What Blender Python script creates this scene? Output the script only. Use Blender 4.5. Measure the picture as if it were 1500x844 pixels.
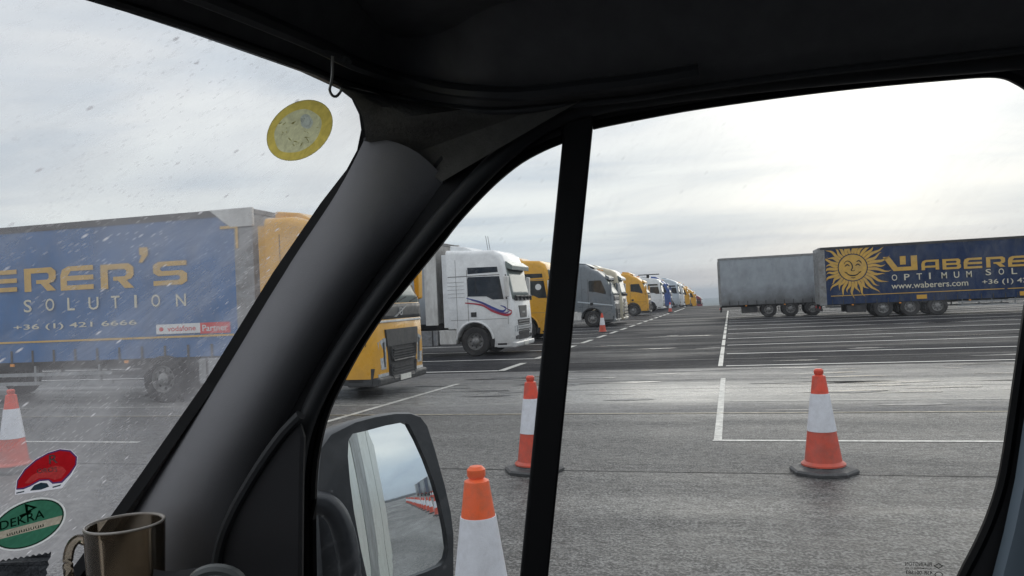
import bpy, math, random, bmesh
from mathutils import Vector, Matrix
from mathutils.geometry import tessellate_polygon
random.seed(7)
R_ = math.radians
sc = bpy.context.scene
for o in list(bpy.data.objects): bpy.data.objects.remove(o)
col = sc.collection

# ---------------------------------------------------------------- camera
CAM = Vector((0, 0, 1.8)); FPX = 1130.0
psi, pit, rol = R_(15.8), R_(1.01), R_(2.69)
cF = Vector((-math.sin(psi)*math.cos(pit), math.cos(psi)*math.cos(pit), math.sin(pit)))
r0 = Vector((math.cos(psi), math.sin(psi), 0)); u0 = r0.cross(cF)
cR = r0*math.cos(rol) - u0*math.sin(rol); cU = cR.cross(cF)
cam = bpy.data.cameras.new('camera'); camo = bpy.data.objects.new('camera', cam); col.objects.link(camo)
M = Matrix((cR, cU, -cF)).transposed().to_4x4(); M.translation = CAM; camo.matrix_world = M
cam.sensor_width = 36; cam.lens = FPX/1500*36; cam.clip_start = .02; cam.clip_end = 40000
sc.camera = camo
# ---------------------------------------------------------------- sky and sun
SUN_AZ, SUN_EL = R_(10.4), R_(14.5)           # azimuth from +Y towards +X
sdir = Vector((math.sin(SUN_AZ)*math.cos(SUN_EL), math.cos(SUN_AZ)*math.cos(SUN_EL), math.sin(SUN_EL)))
world = bpy.data.worlds.new("World"); sc.world = world; world.use_nodes = True
nt = world.node_tree; N = nt.nodes; L = nt.links
bg = N['Background']; bg.inputs['Strength'].default_value = 0.1
sky = N.new('ShaderNodeTexSky'); sky.sky_type = 'NISHITA'; sky.sun_disc = False
sky.sun_elevation = SUN_EL; sky.sun_rotation = SUN_AZ
def mth(nt, op, a, b=None, c=None, clamp=False):
    n = nt.nodes.new('ShaderNodeMath'); n.operation = op; n.use_clamp = clamp
    for i, v in enumerate((a, b, c)):
        if v is None: continue
        if isinstance(v, (int, float)): n.inputs[i].default_value = v
        else: nt.links.new(v, n.inputs[i])
    return n.outputs[0]
def ramp(nt, fac, stops, interp='LINEAR'):
    n = nt.nodes.new('ShaderNodeValToRGB'); cr = n.color_ramp; cr.interpolation = interp
    while len(cr.elements) < len(stops): cr.elements.new(.5)
    for e, (p, c) in zip(cr.elements, stops):
        e.position = p
        e.color = (c, c, c, 1) if isinstance(c, (int, float)) else (*c, 1)
    nt.links.new(fac, n.inputs[0]); return n
def mixc(nt, fac, a, b, mode='MIX'):
    n = nt.nodes.new('ShaderNodeMix'); n.data_type = 'RGBA'; n.blend_type = mode
    for s, v in ((0, fac), (6, a), (7, b)):
        if isinstance(v, (int, float)): n.inputs[s].default_value = v
        elif isinstance(v, tuple): n.inputs[s].default_value = (*v, 1) if len(v) == 3 else v
        else: nt.links.new(v, n.inputs[s])
    return n.outputs[2]
tc = N.new('ShaderNodeTexCoord'); sep = N.new('ShaderNodeSeparateXYZ'); L.new(tc.outputs['Generated'], sep.inputs[0])
zz = mth(nt, 'MAXIMUM', sep.outputs['Z'], 0.0)
den = mth(nt, 'ADD', zz, 0.10)
cx = mth(nt, 'DIVIDE', sep.outputs['X'], den); cy = mth(nt, 'DIVIDE', sep.outputs['Y'], den)
cmb = N.new('ShaderNodeCombineXYZ'); L.new(cx, cmb.inputs[0]); L.new(cy, cmb.inputs[1])
def noise(nt, vec, scale, detail=5, rough=.5, dist=0, mapping=None):
    n = nt.nodes.new('ShaderNodeTexNoise'); n.inputs['Scale'].default_value = scale
    n.inputs['Detail'].default_value = detail; n.inputs['Roughness'].default_value = rough
    n.inputs['Distortion'].default_value = dist
    if mapping:
        m = nt.nodes.new('ShaderNodeMapping'); m.inputs['Scale'].default_value = mapping[:3]
        if len(mapping) > 3: m.inputs['Rotation'].default_value = mapping[3:6]
        nt.links.new(vec, m.inputs[0]); vec = m.outputs[0]
    nt.links.new(vec, n.inputs['Vector']); return n.outputs['Fac']
n1 = noise(nt, cmb.outputs[0], 0.55, 7, .55, .6, (0.55, 1.2, 1))
n2 = noise(nt, cmb.outputs[0], .9, 5, .5, .8, (0.6, 1.1, 1))
elev = mth(nt, 'ADD', zz, mth(nt, 'MULTIPLY', mth(nt, 'SUBTRACT', n1, .5), .14))
# grey-blue near the horizon, pale cloud deck above
base = ramp(nt, elev, [(0.0, (.38, .46, .56)), (.05, (.45, .53, .63)), (.085, (.60, .655, .71)), (.115, (.75, .78, .80)), (.15, (.68, .72, .76)),
                       (.22, (.80, .82, .84)), (.45, (.88, .89, .92)), (1, (.84, .85, .89))])
cl = ramp(nt, n2, [(.36, (.82, .86, .91)), (.50, (1.0, 1.0, 1.0)), (.62, (1.10, 1.095, 1.07))])
cloud = mixc(nt, 1.0, base.outputs[0], cl.outputs[0], 'MULTIPLY')
dt = N.new('ShaderNodeVectorMath'); dt.operation = 'DOT_PRODUCT'; L.new(tc.outputs['Generated'], dt.inputs[0]); dt.inputs[1].default_value = sdir
dpos = mth(nt, 'MAXIMUM', dt.outputs['Value'], 0.0)
glow = mth(nt, 'ADD', mth(nt, 'MULTIPLY', mth(nt, 'POWER', dpos, 80), .36), mth(nt, 'MULTIPLY', mth(nt, 'POWER', dpos, 14), .02))
gl = mixc(nt, glow, (0, 0, 0), (1.0, .97, .88)); N[-1] if False else None
gn = N.new('ShaderNodeVectorMath'); gn.operation = 'SCALE'; gn.inputs[0].default_value = (1, .97, .87); L.new(glow, gn.inputs['Scale'])
ad = N.new('ShaderNodeVectorMath'); ad.operation = 'ADD'; L.new(cloud, ad.inputs[0]); L.new(gn.outputs[0], ad.inputs[1])
s10 = N.new('ShaderNodeVectorMath'); s10.operation = 'SCALE'; L.new(ad.outputs[0], s10.inputs[0]); s10.inputs['Scale'].default_value = 10.0
L.new(mixc(nt, 0.94, sky.outputs[0], s10.outputs[0]), bg.inputs['Color'])
sl = bpy.data.lights.new('sun', 'SUN'); sl.energy = 0.5; sl.angle = R_(40); sl.color = (1, .95, .86)
so = bpy.data.objects.new('sun', sl); col.objects.link(so); so.rotation_euler = (-sdir).to_track_quat('-Z', 'Y').to_euler()
so.location = (0, 0, 30)
sc.view_settings.view_transform = 'Standard'; sc.view_settings.look = 'None'
sc.view_settings.exposure = 0.16; sc.view_settings.gamma = 1
sc.render.resolution_x = 1024; sc.render.resolution_y = 576
try:
    sc.cycles.transparent_max_bounces = 16; sc.cycles.max_bounces = 8; sc.cycles.volume_bounces = 0
except Exception: pass

# ---------------------------------------------------------------- geometry helpers
def ray(px, py): return cF + cR*((px-750)/FPX) + cU*((422-py)/FPX)
def at(px, py, Y):                      # the point of the vertical plane y = Y seen at a pixel
    d = ray(px, py); return CAM + d*(Y/d.y)
def gnd(px, py, z=0):
    d = ray(px, py); return CAM - d*((CAM.z-z)/d.z)
def ws(px, py, off=0.0):                # windscreen plane x = -.607+.74(z-1.6)
    d = ray(px, py); t = (-.607+.148)/(d.x-.74*d.z)
    return CAM + d*(t*(1-off))
DY = .665
def door(px, py, off=0.0): return at(px, py, DY+off)

class MB:
    def __init__(s): s.v = []; s.f = []; s.m = []
    def add(s, vs, fs, mi=0):
        b = len(s.v); s.v += [Vector(v) for v in vs]; s.f += [tuple(b+i for i in f) for f in fs]; s.m += [mi]*len(fs)
    def box(s, x0, x1, y0, y1, z0, z1, mi=0):
        s.add([(x, y, z) for x in (x0, x1) for y in (y0, y1) for z in (z0, z1)],
              [(0, 1, 3, 2), (4, 6, 7, 5), (0, 4, 5, 1), (2, 3, 7, 6), (0, 2, 6, 4), (1, 5, 7, 3)], mi)
    def poly(s, pts, mi=0): s.add(pts, [tuple(range(len(pts)))], mi)
    def holes(s, loops, fn, mi=0):      # 2-D outline with holes, mapped by fn to 3-D
        flat = [p for l in loops for p in l]
        tr = tessellate_polygon([[Vector((p[0], p[1], 0)) for p in l] for l in loops])
        s.add([fn(*p) for p in flat], tr, mi)
    def slab(s, loops, fn0, fn1, mi=0): # the same with thickness between two maps
        s.holes(loops, fn0, mi); s.holes(loops, fn1, mi)
        for l in loops:
            n = len(l); s.add([fn0(*p) for p in l]+[fn1(*p) for p in l], [(i, (i+1) % n, n+(i+1) % n, n+i) for i in range(n)], mi)
    def prism(s, pts, axis, a, b, mi=0):
        def P(p, t): return {'x': (t, p[0], p[1]), 'y': (p[0], t, p[1]), 'z': (p[0], p[1], t)}[axis]
        n = len(pts)
        s.holes([pts], lambda u, v: P((u, v), a), mi); s.holes([pts], lambda u, v: P((u, v), b), mi)
        s.add([P(p, a) for p in pts]+[P(p, b) for p in pts], [(i, (i+1) % n, n+(i+1) % n, n+i) for i in range(n)], mi)
    def grid(s, rows, mi=0, close=False):
        n = len(rows[0]); vs = [p for r in rows for p in r]; fs = []
        for i in range(len(rows)-1):
            for j in range(n if close else n-1):
                k = (j+1) % n; fs.append((i*n+j, i*n+k, (i+1)*n+k, (i+1)*n+j))
        s.add(vs, fs, mi)
    def lathe(s, prof, c=(0, 0, 0), axis='z', seg=32, mi=0, cap=True):
        c = Vector(c); rows = []
        for r, h in prof:
            row = []
            for k in range(seg):
                a = 2*math.pi*k/seg; u, v = r*math.cos(a), r*math.sin(a)
                row.append(c+Vector({'z': (u, v, h), 'y': (u, h, v), 'x': (h, u, v)}[axis]))
            rows.append(row)
        s.grid(rows, mi, True)
        if cap: s.poly(rows[0], mi); s.poly(rows[-1], mi)
    def tube(s, path, r, seg=8, mi=0, flat=1.0):
        path = [Vector(p) for p in path]; rows = []
        for i, p in enumerate(path):
            t = (path[min(i+1, len(path)-1)]-path[max(i-1, 0)]).normalized()
            a = t.cross(Vector((0, 0, 1))); a = a.normalized() if a.length > .05 else Vector((1, 0, 0)); b = t.cross(a)
            rr = r[i] if isinstance(r, (list, tuple)) else r
            rows.append([p+a*math.cos(2*math.pi*k/seg)*rr+b*math.sin(2*math.pi*k/seg)*rr*flat for k in range(seg)])
        s.grid(rows, mi, True); s.poly(rows[0], mi); s.poly(rows[-1], mi)
    def build(s, name, mats, parent=None, bevel=0, smooth=False, seg=2, weld=True):
        me = bpy.data.meshes.new(name); me.from_pydata([tuple(v) for v in s.v], [], s.f)
        if not isinstance(mats, (list, tuple)): mats = [mats]
        for m in mats: me.materials.append(m)
        me.polygons.foreach_set('material_index', s.m)
        bm = bmesh.new(); bm.from_mesh(me)
        if weld: bmesh.ops.remove_doubles(bm, verts=bm.verts, dist=1e-5)
        bmesh.ops.recalc_face_normals(bm, faces=bm.faces)
        bm.to_mesh(me); bm.free()
        if smooth: me.polygons.foreach_set('use_smooth', [True]*len(me.polygons))
        o = bpy.data.objects.new(name, me); col.objects.link(o)
        if parent: o.parent = parent
        if bevel:
            b = o.modifiers.new('b', 'BEVEL'); b.width = bevel; b.segments = seg; b.limit_method = 'ANGLE'; b.angle_limit = R_(35)
            b.harden_normals = False
        if smooth:
            try:
                me.set_sharp_from_angle(angle=R_(38))
            except Exception: pass
        return o
def tag(o, label=None, cat=None, group=None, kind=None):
    for k, v in (('label', label), ('category', cat), ('group', group), ('kind', kind)):
        if v: o[k] = v
    return o
def empty(name, loc, rz=0):
    o = bpy.data.objects.new(name, None); col.objects.link(o); o.location = loc; o.rotation_euler.z = rz
    o.empty_display_size = .2; return o
def smoothpath(pts, n=6):
    out = []
    P = [Vector(p) for p in pts]
    for i in range(len(P)-1):
        a, b, c, d = P[max(i-1, 0)], P[i], P[i+1], P[min(i+2, len(P)-1)]
        for k in range(n):
            t = k/n
            out.append(.5*((2*b)+(c-a)*t+(2*a-5*b+4*c-d)*t*t+(3*b-a-3*c+d)*t**3))
    out.append(P[-1]); return out

# ---------------------------------------------------------------- materials
def mat(name, color, rough=.5, metal=0, var=.0, vscale=3, grime=None, gamt=0, gscale=2, bump=0, bscale=40, spec=.5,
        lowdirt=None, coat=0, streak=None, trans=0):
    m = bpy.data.materials.new(name); m.use_nodes = True; nt = m.node_tree; b = nt.nodes['Principled BSDF']
    tcn = nt.nodes.new('ShaderNodeTexCoord'); vec = tcn.outputs['Object']
    c = (*color, 1)
    cur = None
    if var:
        nz = noise(nt, vec, vscale, 4, .6)
        r = ramp(nt, nz, [(.3, tuple(x*(1-var) for x in color)), (.7, tuple(min(1, x*(1+var)) for x in color))]); cur = r.outputs[0]
    if grime and gamt:
        nz = noise(nt, vec, gscale, 7, .68, .4, streak)
        g = mth(nt, 'MULTIPLY', ramp(nt, nz, [(.42, 0), (.68, 1)]).outputs[0], gamt)
        cur = mixc(nt, g, cur if cur else c, grime)
    if lowdirt:                                    # road dirt thrown up from below: (z0, z1, colour, amount)
        s = nt.nodes.new('ShaderNodeSeparateXYZ'); nt.links.new(vec, s.inputs[0])
        nz = noise(nt, vec, 1.4, 6, .65, .3)
        zn = mth(nt, 'ADD', s.outputs['Z'], mth(nt, 'MULTIPLY', mth(nt, 'SUBTRACT', nz, .5), 1.3))
        mr = nt.nodes.new('ShaderNodeMapRange'); nt.links.new(zn, mr.inputs[0])
        mr.inputs[1].default_value = lowdirt[0]; mr.inputs[2].default_value = lowdirt[1]
        mr.inputs[3].default_value = lowdirt[3]; mr.inputs[4].default_value = 0
        cur = mixc(nt, mr.outputs[0], cur if cur else c, lowdirt[2])
    if cur: nt.links.new(cur, b.inputs['Base Color'])
    else: b.inputs['Base Color'].default_value = c
    b.inputs['Roughness'].default_value = rough; b.inputs['Metallic'].default_value = metal
    b.inputs['Specular IOR Level'].default_value = spec; b.inputs['Coat Weight'].default_value = coat
    b.inputs['Transmission Weight'].default_value = trans
    if rough > .15 and not metal == 1:
        nz = noise(nt, vec, 6, 5, .6); rr = ramp(nt, nz, [(.3, max(0, rough*.75)), (.7, min(1, rough*1.2))]); nt.links.new(rr.outputs[0], b.inputs['Roughness'])
    if bump:
        nz = noise(nt, vec, bscale, 4, .6); bp = nt.nodes.new('ShaderNodeBump'); bp.inputs['Strength'].default_value = bump
        bp.inputs['Distance'].default_value = .01; nt.links.new(nz, bp.inputs['Height']); nt.links.new(bp.outputs[0], b.inputs['Normal'])
    return m
DIRT = (.10, .095, .09)
M_tyre = mat('tyre_rubber', (.018, .018, .02), .8, var=.3, grime=(.07, .066, .06), gamt=.5, gscale=5)
M_rim = mat('wheel_steel', (.26, .26, .26), .5, .3, var=.2, grime=(.06, .055, .05), gamt=.7, gscale=9)
M_chassis = mat('chassis_black', (.022, .022, .025), .6, grime=(.07, .068, .065), gamt=.6, gscale=4)
M_plast = mat('dark_plastic', (.03, .032, .035), .5, grime=(.08, .08, .08), gamt=.4, gscale=4)
M_glass = mat('cab_glass', (.02, .025, .028), .06, spec=.6, grime=(.07, .075, .08), gamt=.5, gscale=3)
M_wscreen = mat('cab_windscreen', (.20, .235, .22), .2, spec=.25, grime=(.22, .25, .25), gamt=.6, gscale=2)
M_lamp = mat('headlamp_lens', (.55, .58, .6), .15, .3, var=.3, vscale=14)
M_orange = mat('amber_lens', (.8, .3, .03), .3)
M_red = mat('red_lens', (.5, .02, .02), .3)
M_alu = mat('dull_aluminium', (.36, .37, .38), .45, .5, var=.15, grime=(.12, .11, .10), gamt=.7, gscale=3)
M_plate = mat('number_plate', (.65, .65, .6), .5, var=.15, vscale=20)
M_blk = mat('seam_black', (.012, .012, .013), .7)
M_navy = mat('curtain_navy', (.006, .025, .085), .55, var=.2, vscale=1.3, spec=.25, grime=(.085, .095, .115), gamt=.55, gscale=2.4, bump=.35, bscale=2, streak=(1, 1, .35))
M_navyL = mat('curtain_navy_hazed', (.02, .12, .32), .42, var=.15, vscale=1.3, grime=(.09, .12, .19), gamt=.3, gscale=2.4, bump=.3, bscale=2, streak=(1, 1, .35))  # paler copy of the navy curtain, windscreen haze put into its colour
M_gold = mat('gold_print', (.62, .37, .065), .5, var=.12, vscale=6, grime=(.3, .24, .14), gamt=.3)
M_cream = mat('pale_print', (.62, .58, .46), .5, var=.1)
M_white_print = mat('white_print', (.72, .72, .72), .5, var=.05)
M_redprint = mat('red_print', (.62, .03, .03), .45)
M_greyc = mat('curtain_grey', (.34, .375, .41), .5, var=.08, vscale=1.5, grime=(.17, .18, .2), gamt=.4, gscale=2, bump=.3, bscale=2, lowdirt=(.9, 2.1, (.075, .073, .072), .85), streak=(1, 1, .5))
M_frame = mat('galvanised_frame', (.28, .285, .29), .55, .2, var=.2, grime=(.12, .11, .1), gamt=.8, gscale=3)
M_dwhite = mat('dirty_white', (.66, .66, .64), .5, var=.08, grime=(.26, .245, .23), gamt=.65, gscale=3, streak=(1, 1, .3))
def paint(name, c, dirt=.6): return mat(name, c, .32, var=.05, vscale=2, grime=tuple(x*.45+.04 for x in c), gamt=.35, gscale=3, lowdirt=(.3, 1.5, (.20, .19, .17), dirt), coat=.25)
P_yel = paint('paint_yellow', (.74, .37, .015), .2); P_white = paint('paint_white', (.84, .86, .87), .4); P_grey = paint('paint_grey', (.15, .175, .20), .4)
P_blue = paint('paint_blue', (.015, .07, .30), .3); P_red = paint('paint_red', (.20, .012, .03)); P_pale = paint('paint_pale_blue', (.55, .62, .68))

# ---------------------------------------------------------------- ground
def hz_ground(y): 
    if y <= 96: return 0
    return max(-62, -((y-96)**2)*.00036)
def wet_asphalt(name, c0, c1, big=.02, rlo=.18, rhi=.55, speck=.5, stretch=(.25, 1, 1), bumpst=.5, spec=.5, agg=55, joints=False, ior=1.35, dist=.012):
    m = bpy.data.materials.new(name); m.use_nodes = True; nt = m.node_tree; b = nt.nodes['Principled BSDF']
    g = nt.nodes.new('ShaderNodeTexCoord').outputs['Object']
    fine = mth(nt, 'ADD', mth(nt, 'MULTIPLY', noise(nt, g, agg*1.6, 3, .7), .72), mth(nt, 'MULTIPLY', noise(nt, g, agg*.4, 3, .6, 0, (.7, 1, 1)), .28))
    med = noise(nt, g, 3.0, 5, .65, .2, (.6, 1, 1))
    bign = noise(nt, g, .35, 6, .62, .5, stretch)
    colr = ramp(nt, fine, [(.41, tuple(x*(1-speck) for x in c0)), (.5, c0), (.58, tuple(x*(1+speck*2.0) for x in c0))])
    c = mixc(nt, ramp(nt, bign, [(.38, 0), (.62, 1)]).outputs[0], colr.outputs[0], c1, 'MULTIPLY')
    c = mixc(nt, ramp(nt, med, [(.35, .35), (.6, 0)]).outputs[0], c, tuple(x*.45 for x in c0))
    nt.links.new(c, b.inputs['Base Color'])
    rr = ramp(nt, mth(nt, 'ADD', mth(nt, 'MULTIPLY', bign, .75), mth(nt, 'MULTIPLY', med, .25)), [(.38, rlo), (.60, rhi)])
    nt.links.new(rr.outputs[0], b.inputs['Roughness']); b.inputs['Specular IOR Level'].default_value = spec; b.inputs['IOR'].default_value = ior
    bp = nt.nodes.new('ShaderNodeBump'); bp.inputs['Strength'].default_value = bumpst; bp.inputs['Distance'].default_value = dist
    nt.links.new(noise(nt, g, agg*.8, 4, .7), bp.inputs['Height']); nt.links.new(bp.outputs[0], b.inputs['Normal'])
    return m
M_apron = wet_asphalt('apron_asphalt', (.031, .032, .036), (.75, .75, .78), rlo=.45, rhi=.8, agg=20, bumpst=.9, spec=.35, ior=1.16, speck=.6)
M_road = wet_asphalt('road_asphalt', (.115, .115, .111), (.75, .75, .76), rlo=.36, rhi=.65, agg=34, speck=.75, bumpst=.9, spec=.5, ior=1.36, dist=.016)
M_roadn = wet_asphalt('near_lane_asphalt', (.098, .098, .094), (.7, .7, .72), rlo=.34, rhi=.62, agg=26, speck=.85, bumpst=.9, spec=.5, ior=1.42, dist=.018)
M_strip = wet_asphalt('wet_concrete', (.22, .218, .21), (.55, .56, .6), rlo=.24, rhi=.62, agg=18, speck=.3, stretch=(.10, 1.1, 1), bumpst=.6, spec=.45, ior=1.19)
M_far = mat('far_fields', (.045, .07, .04), .9, var=.4, vscale=.002)
g = MB()
ys = [-300, -100, -20, 0, 20, 60, 90, 96]+[100+10*i for i in range(36)]+[470, 505, 511, 600, 1000, 2500, 5000, 9000]
xs = [-6000, -2000, -600, -200, -60, 0, 60, 200, 600, 2000, 6000]
rows = [[Vector((x, y, hz_ground(y))) for x in xs] for y in ys]
for i in range(len(rows)-1):
    g.grid([rows[i], rows[i+1]], 0 if ys[i] < 240 else 1)
tag(g.build('ground', [M_apron, M_far], smooth=True), kind='structure')
def sheet(name, x0, x1, y0, y1, z, m):
    b = MB(); n = 24
    b.grid([[Vector((x0+(x1-x0)*i/n, y, z)) for i in range(n+1)] for y in (y0, y1)]); return tag(b.build(name, m), kind='structure')
sheet('road', -140, 320, 7.95, 11.8, .004, M_road)
sheet('near_lane', -140, 320, -12, 7.94, .004, M_roadn)
sheet('concrete_strip', -140, 320, 11.82, 18.95, .004, M_strip)
M_line = mat('worn_white_paint', (.62, .62, .58), .5, var=.1, grime=(.16, .16, .16), gamt=.75, gscale=9)
M_joint = mat('joint_tar', (.02, .02, .02), .6); M_yline = mat('worn_yellow_paint', (.50, .44, .30), .5, grime=(.16, .14, .1), gamt=.8, gscale=8)
M_oil = mat('oil_stain', (.018, .018, .018), .22)
ln = MB(); Z = .009
def hl(x0, x1, y, w=.1, mi=0, z=Z):
    ln.add([(x0, y-w/2, z), (x1, y-w/2, z), (x1, y+w/2, z), (x0, y+w/2, z)], [(0, 1, 2, 3)], mi)
def vl(x, y0, y1, w=.12, mi=0, z=Z+.001): ln.add([(x-w/2, y0, z), (x+w/2, y0, z), (x+w/2, y1, z), (x-w/2, y1, z)], [(0, 1, 2, 3)], mi)
hl(-.30, 60, 9.66, .09); hl(-60, -8.4, 9.35, .09)
vl(-.24, 9.62, 16.6, .095)
ln.add([(-6.45, 10.6, Z+.001), (-6.33, 10.6, Z+.001), (-5.94, 16.4, Z+.001), (-6.06, 16.4, Z+.001)], [(0, 1, 2, 3)])
hl(-60, -6.3, 13.05, .08); hl(-.17, 60, 13.1, .05)
hl(-60, 60, 11.83, .045, 2, .0115)
bay = [19.35, 23.1, 26.8, 30.5, 34.2, 37.9, 41.6, 45.3, 49, 52.7, 56.4, 60.1, 63.8, 67.5, 71.2, 74.9]
for i, y in enumerate(bay):
    hl(-45, -5.9, y, .15, 3); hl(-.2, 45, y, .12+.009*(i+1), 3)
for i in range(len(bay)-1):
    y0, y1 = bay[i], bay[i+1]
    a = -5.95+.004*y0
    ln.add([(a-.10, y0-.05, Z+.001), (a+.10, y0-.05, Z+.001), (a+.105, y1-1.5, Z+.001), (a-.095, y1-1.5, Z+.001)], [(0, 1, 2, 3)])
    vl(-.33, y0-.06, y1-.7 if i else y1-.2, .11)
for y in (78.6, 82.3, 86, 89.7, 93.4): ln.add([(-5.65, y, Z), (-5.45, y, Z), (-5.4, y+2.6, Z), (-5.6, y+2.6, Z)], [(0, 1, 2, 3)])
tag(ln.build('painted_lines', [M_line, M_joint, M_yline, mat('clear_white_paint', (.74, .74, .72), .5, var=.1)]), kind='structure')
jt = MB()
ln = jt
hl(-80, 120, 7.945, .025, 0, .0075); hl(-80, 120, 18.96, .05, 0, .0125); hl(-80, 120, 14.9, .02, 0, .0075)
hl(-80, 120, 16.4, .025, 0, .0125)
for y in (21.4, 25.2, 33, 47): hl(-5.5, 45, y, .05, 1, .0055)
for (x, y, rx, ry) in ((-4.8, 17.6, .9, .12), (-3.9, 16.2, .35, .12), (-4.4, 16.9, .5, .05), (1.6, 17.2, .5, .05), (2.3, 18.1, .3, .06), (3.1, 15.6, .5, .04), (.8, 12.1, .5, .03), (-2.2, 14.2, .4, .04)):
    pts = [(x+rx*math.cos(a)*(1+.35*math.sin(3*a+x)), y+ry*math.sin(a)*(1+.4*math.cos(2*a+y)), .0085) for a in [i*math.pi/9 for i in range(18)]]
    jt.poly(pts, 2)
rs = random.Random(3)
for k in range(110):
    y = rs.choice([rs.uniform(14, 18.7), rs.uniform(19.6, 45), rs.uniform(12.2, 18.7)]); x = rs.uniform(-7, 22); rx = rs.uniform(.12, .9)*(1+y/40); ry = rs.uniform(.015, .07)*(1+y/30); ph = rs.random()*6
    pts = [(x+rx*math.cos(a)*(1+.35*math.sin(3*a+ph)), y+ry*math.sin(a)*(1+.5*math.cos(2*a+ph))+rx*.08*math.sin(a*2+ph), .0088+k*.00002) for a in [i*math.pi/8 for i in range(16)]]
    jt.poly(pts, 2 if k % 3 else 1)
tag(jt.build('joints_and_stains', [M_joint, mat('pale_joint', (.16, .16, .16), .5), M_oil]), kind='structure')

# ---------------------------------------------------------------- text
def text_polys(body, w=None, h=None, ext=0):
    cu = bpy.data.curves.new('t', 'FONT'); cu.body = body; cu.size = 1; cu.offset = .008; cu.resolution_u = 3
    o = bpy.data.objects.new('t', cu); col.objects.link(o)
    dg = bpy.context.evaluated_depsgraph_get(); me = bpy.data.meshes.new_from_object(o.evaluated_get(dg))
    vs = [v.co.copy() for v in me.vertices]; fs = [tuple(p.vertices) for p in me.polygons]
    bpy.data.objects.remove(o); bpy.data.curves.remove(cu); bpy.data.meshes.remove(me)
    x0, x1 = min(v.x for v in vs), max(v.x for v in vs); y0, y1 = min(v.y for v in vs), max(v.y for v in vs)
    return [((v.x-x0)/(x1-x0), (v.y-y0)/(y1-y0)) for v in vs], fs
def put_text(mb, body, fn, mi=0):      # fn maps unit square to 3-D
    vs, fs = text_polys(body); mb.add([fn(*v) for v in vs], fs, mi)
GL = {
 'E': [[(0, 0), (1, 0), (1, .2), (.2, .2), (.2, .4), (1, .4), (1, .6), (.22, .6), (.32, .8), (1, .8), (1, 1), (.24, 1), (.06, .88), (0, .62)]],
 'R': [[(0, 0), (.22, 0), (.22, .78), (.72, .78), (.78, .72), (.78, .55), (.72, .48), (.38, .48), (.38, .32), (.52, .32), (.72, 0), (1, 0), (.78, .32), (.93, .38), (1, .52), (1, .84), (.86, 1), (0, 1)]],
 'A': [[(0, 0), (.2, 0), (.2, .22), (.8, .22), (.8, 0), (1, 0), (1, 1), (.24, 1), (.06, .86), (0, .6)], [(.2, .42), (.8, .42), (.8, .8), (.3, .8), (.2, .68)]],
 'B': [[(0, 0), (.88, 0), (1, .12), (1, .42), (.93, .5), (.98, .58), (.98, .88), (.87, 1), (0, 1)], [(.2, .2), (.74, .2), (.8, .26), (.8, .36), (.74, .41), (.2, .41)], [(.2, .6), (.74, .6), (.78, .65), (.78, .74), (.72, .8), (.2, .8)]],
 'S': [[(0, 0), (.84, 0), (1, .14), (1, .46), (.86, .6), (.27, .6), (.21, .65), (.21, .74), (.27, .8), (1, .8), (1, 1), (.16, 1), (0, .86), (0, .55), (.15, .4), (.74, .4), (.79, .35), (.79, .25), (.74, .2), (0, .2)]],
 'W': [[(0, 1), (.2, 1), (.42, .26), (.82, .26), (.82, 1), (1, 1), (1, 0), (.3, 0)]],
 'w': [[(.5, .42), (.67, .42), (.67, 1), (.5, 1)]],
 "'": [[(.1, 1), (1, 1), (1, .5), (.4, 0), (0, 0), (.35, .5), (.1, .5)]],
}
def glyph(mb, ch, x, z, w, h, fn, mi=0): mb.holes(GL[ch], lambda u, v: fn(x+u*w, z+v*h), mi)
def onside(y): return lambda x, z: (x, y, z)

# ---------------------------------------------------------------- wheels
def wheel(parent, x, y, z=.5, r=.5, w=.3, side=-1):
    t = MB(); y0 = y; yo = y+side*w
    t.lathe([(r*.58, y0), (r*.93, y0), (r, y0+side*.03), (r, yo-side*.04), (r*.94, yo-side*.005), (r*.80, yo), (r*.60, yo-side*.01), (r*.58, yo-side*.04)], (x, 0, z), 'y', 36, cap=False)
    for k in range(4): pass
    o = t.build('tyre', M_tyre, parent, smooth=True)
    m = MB(); m.lathe([(r*.59, yo-side*.03), (r*.56, yo-side*.015), (r*.54, yo-side*.05), (r*.48, yo-side*.10), (r*.30, yo-side*.11), (r*.27, yo-side*.03), (r*.20, yo-side*.0), (.01, yo+side*.005)], (x, 0, z), 'y', 28, cap=False)
    d = m
    for k in range(8):
        a = k*math.pi/4; d.lathe([(.032, yo-side*.108), (.030, yo-side*.10)], (x+math.cos(a)*r*.40, 0, z+math.sin(a)*r*.40), 'y', 8, 1)
    m.build('rim', [M_rim, M_blk], o, smooth=True)
    return o

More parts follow.
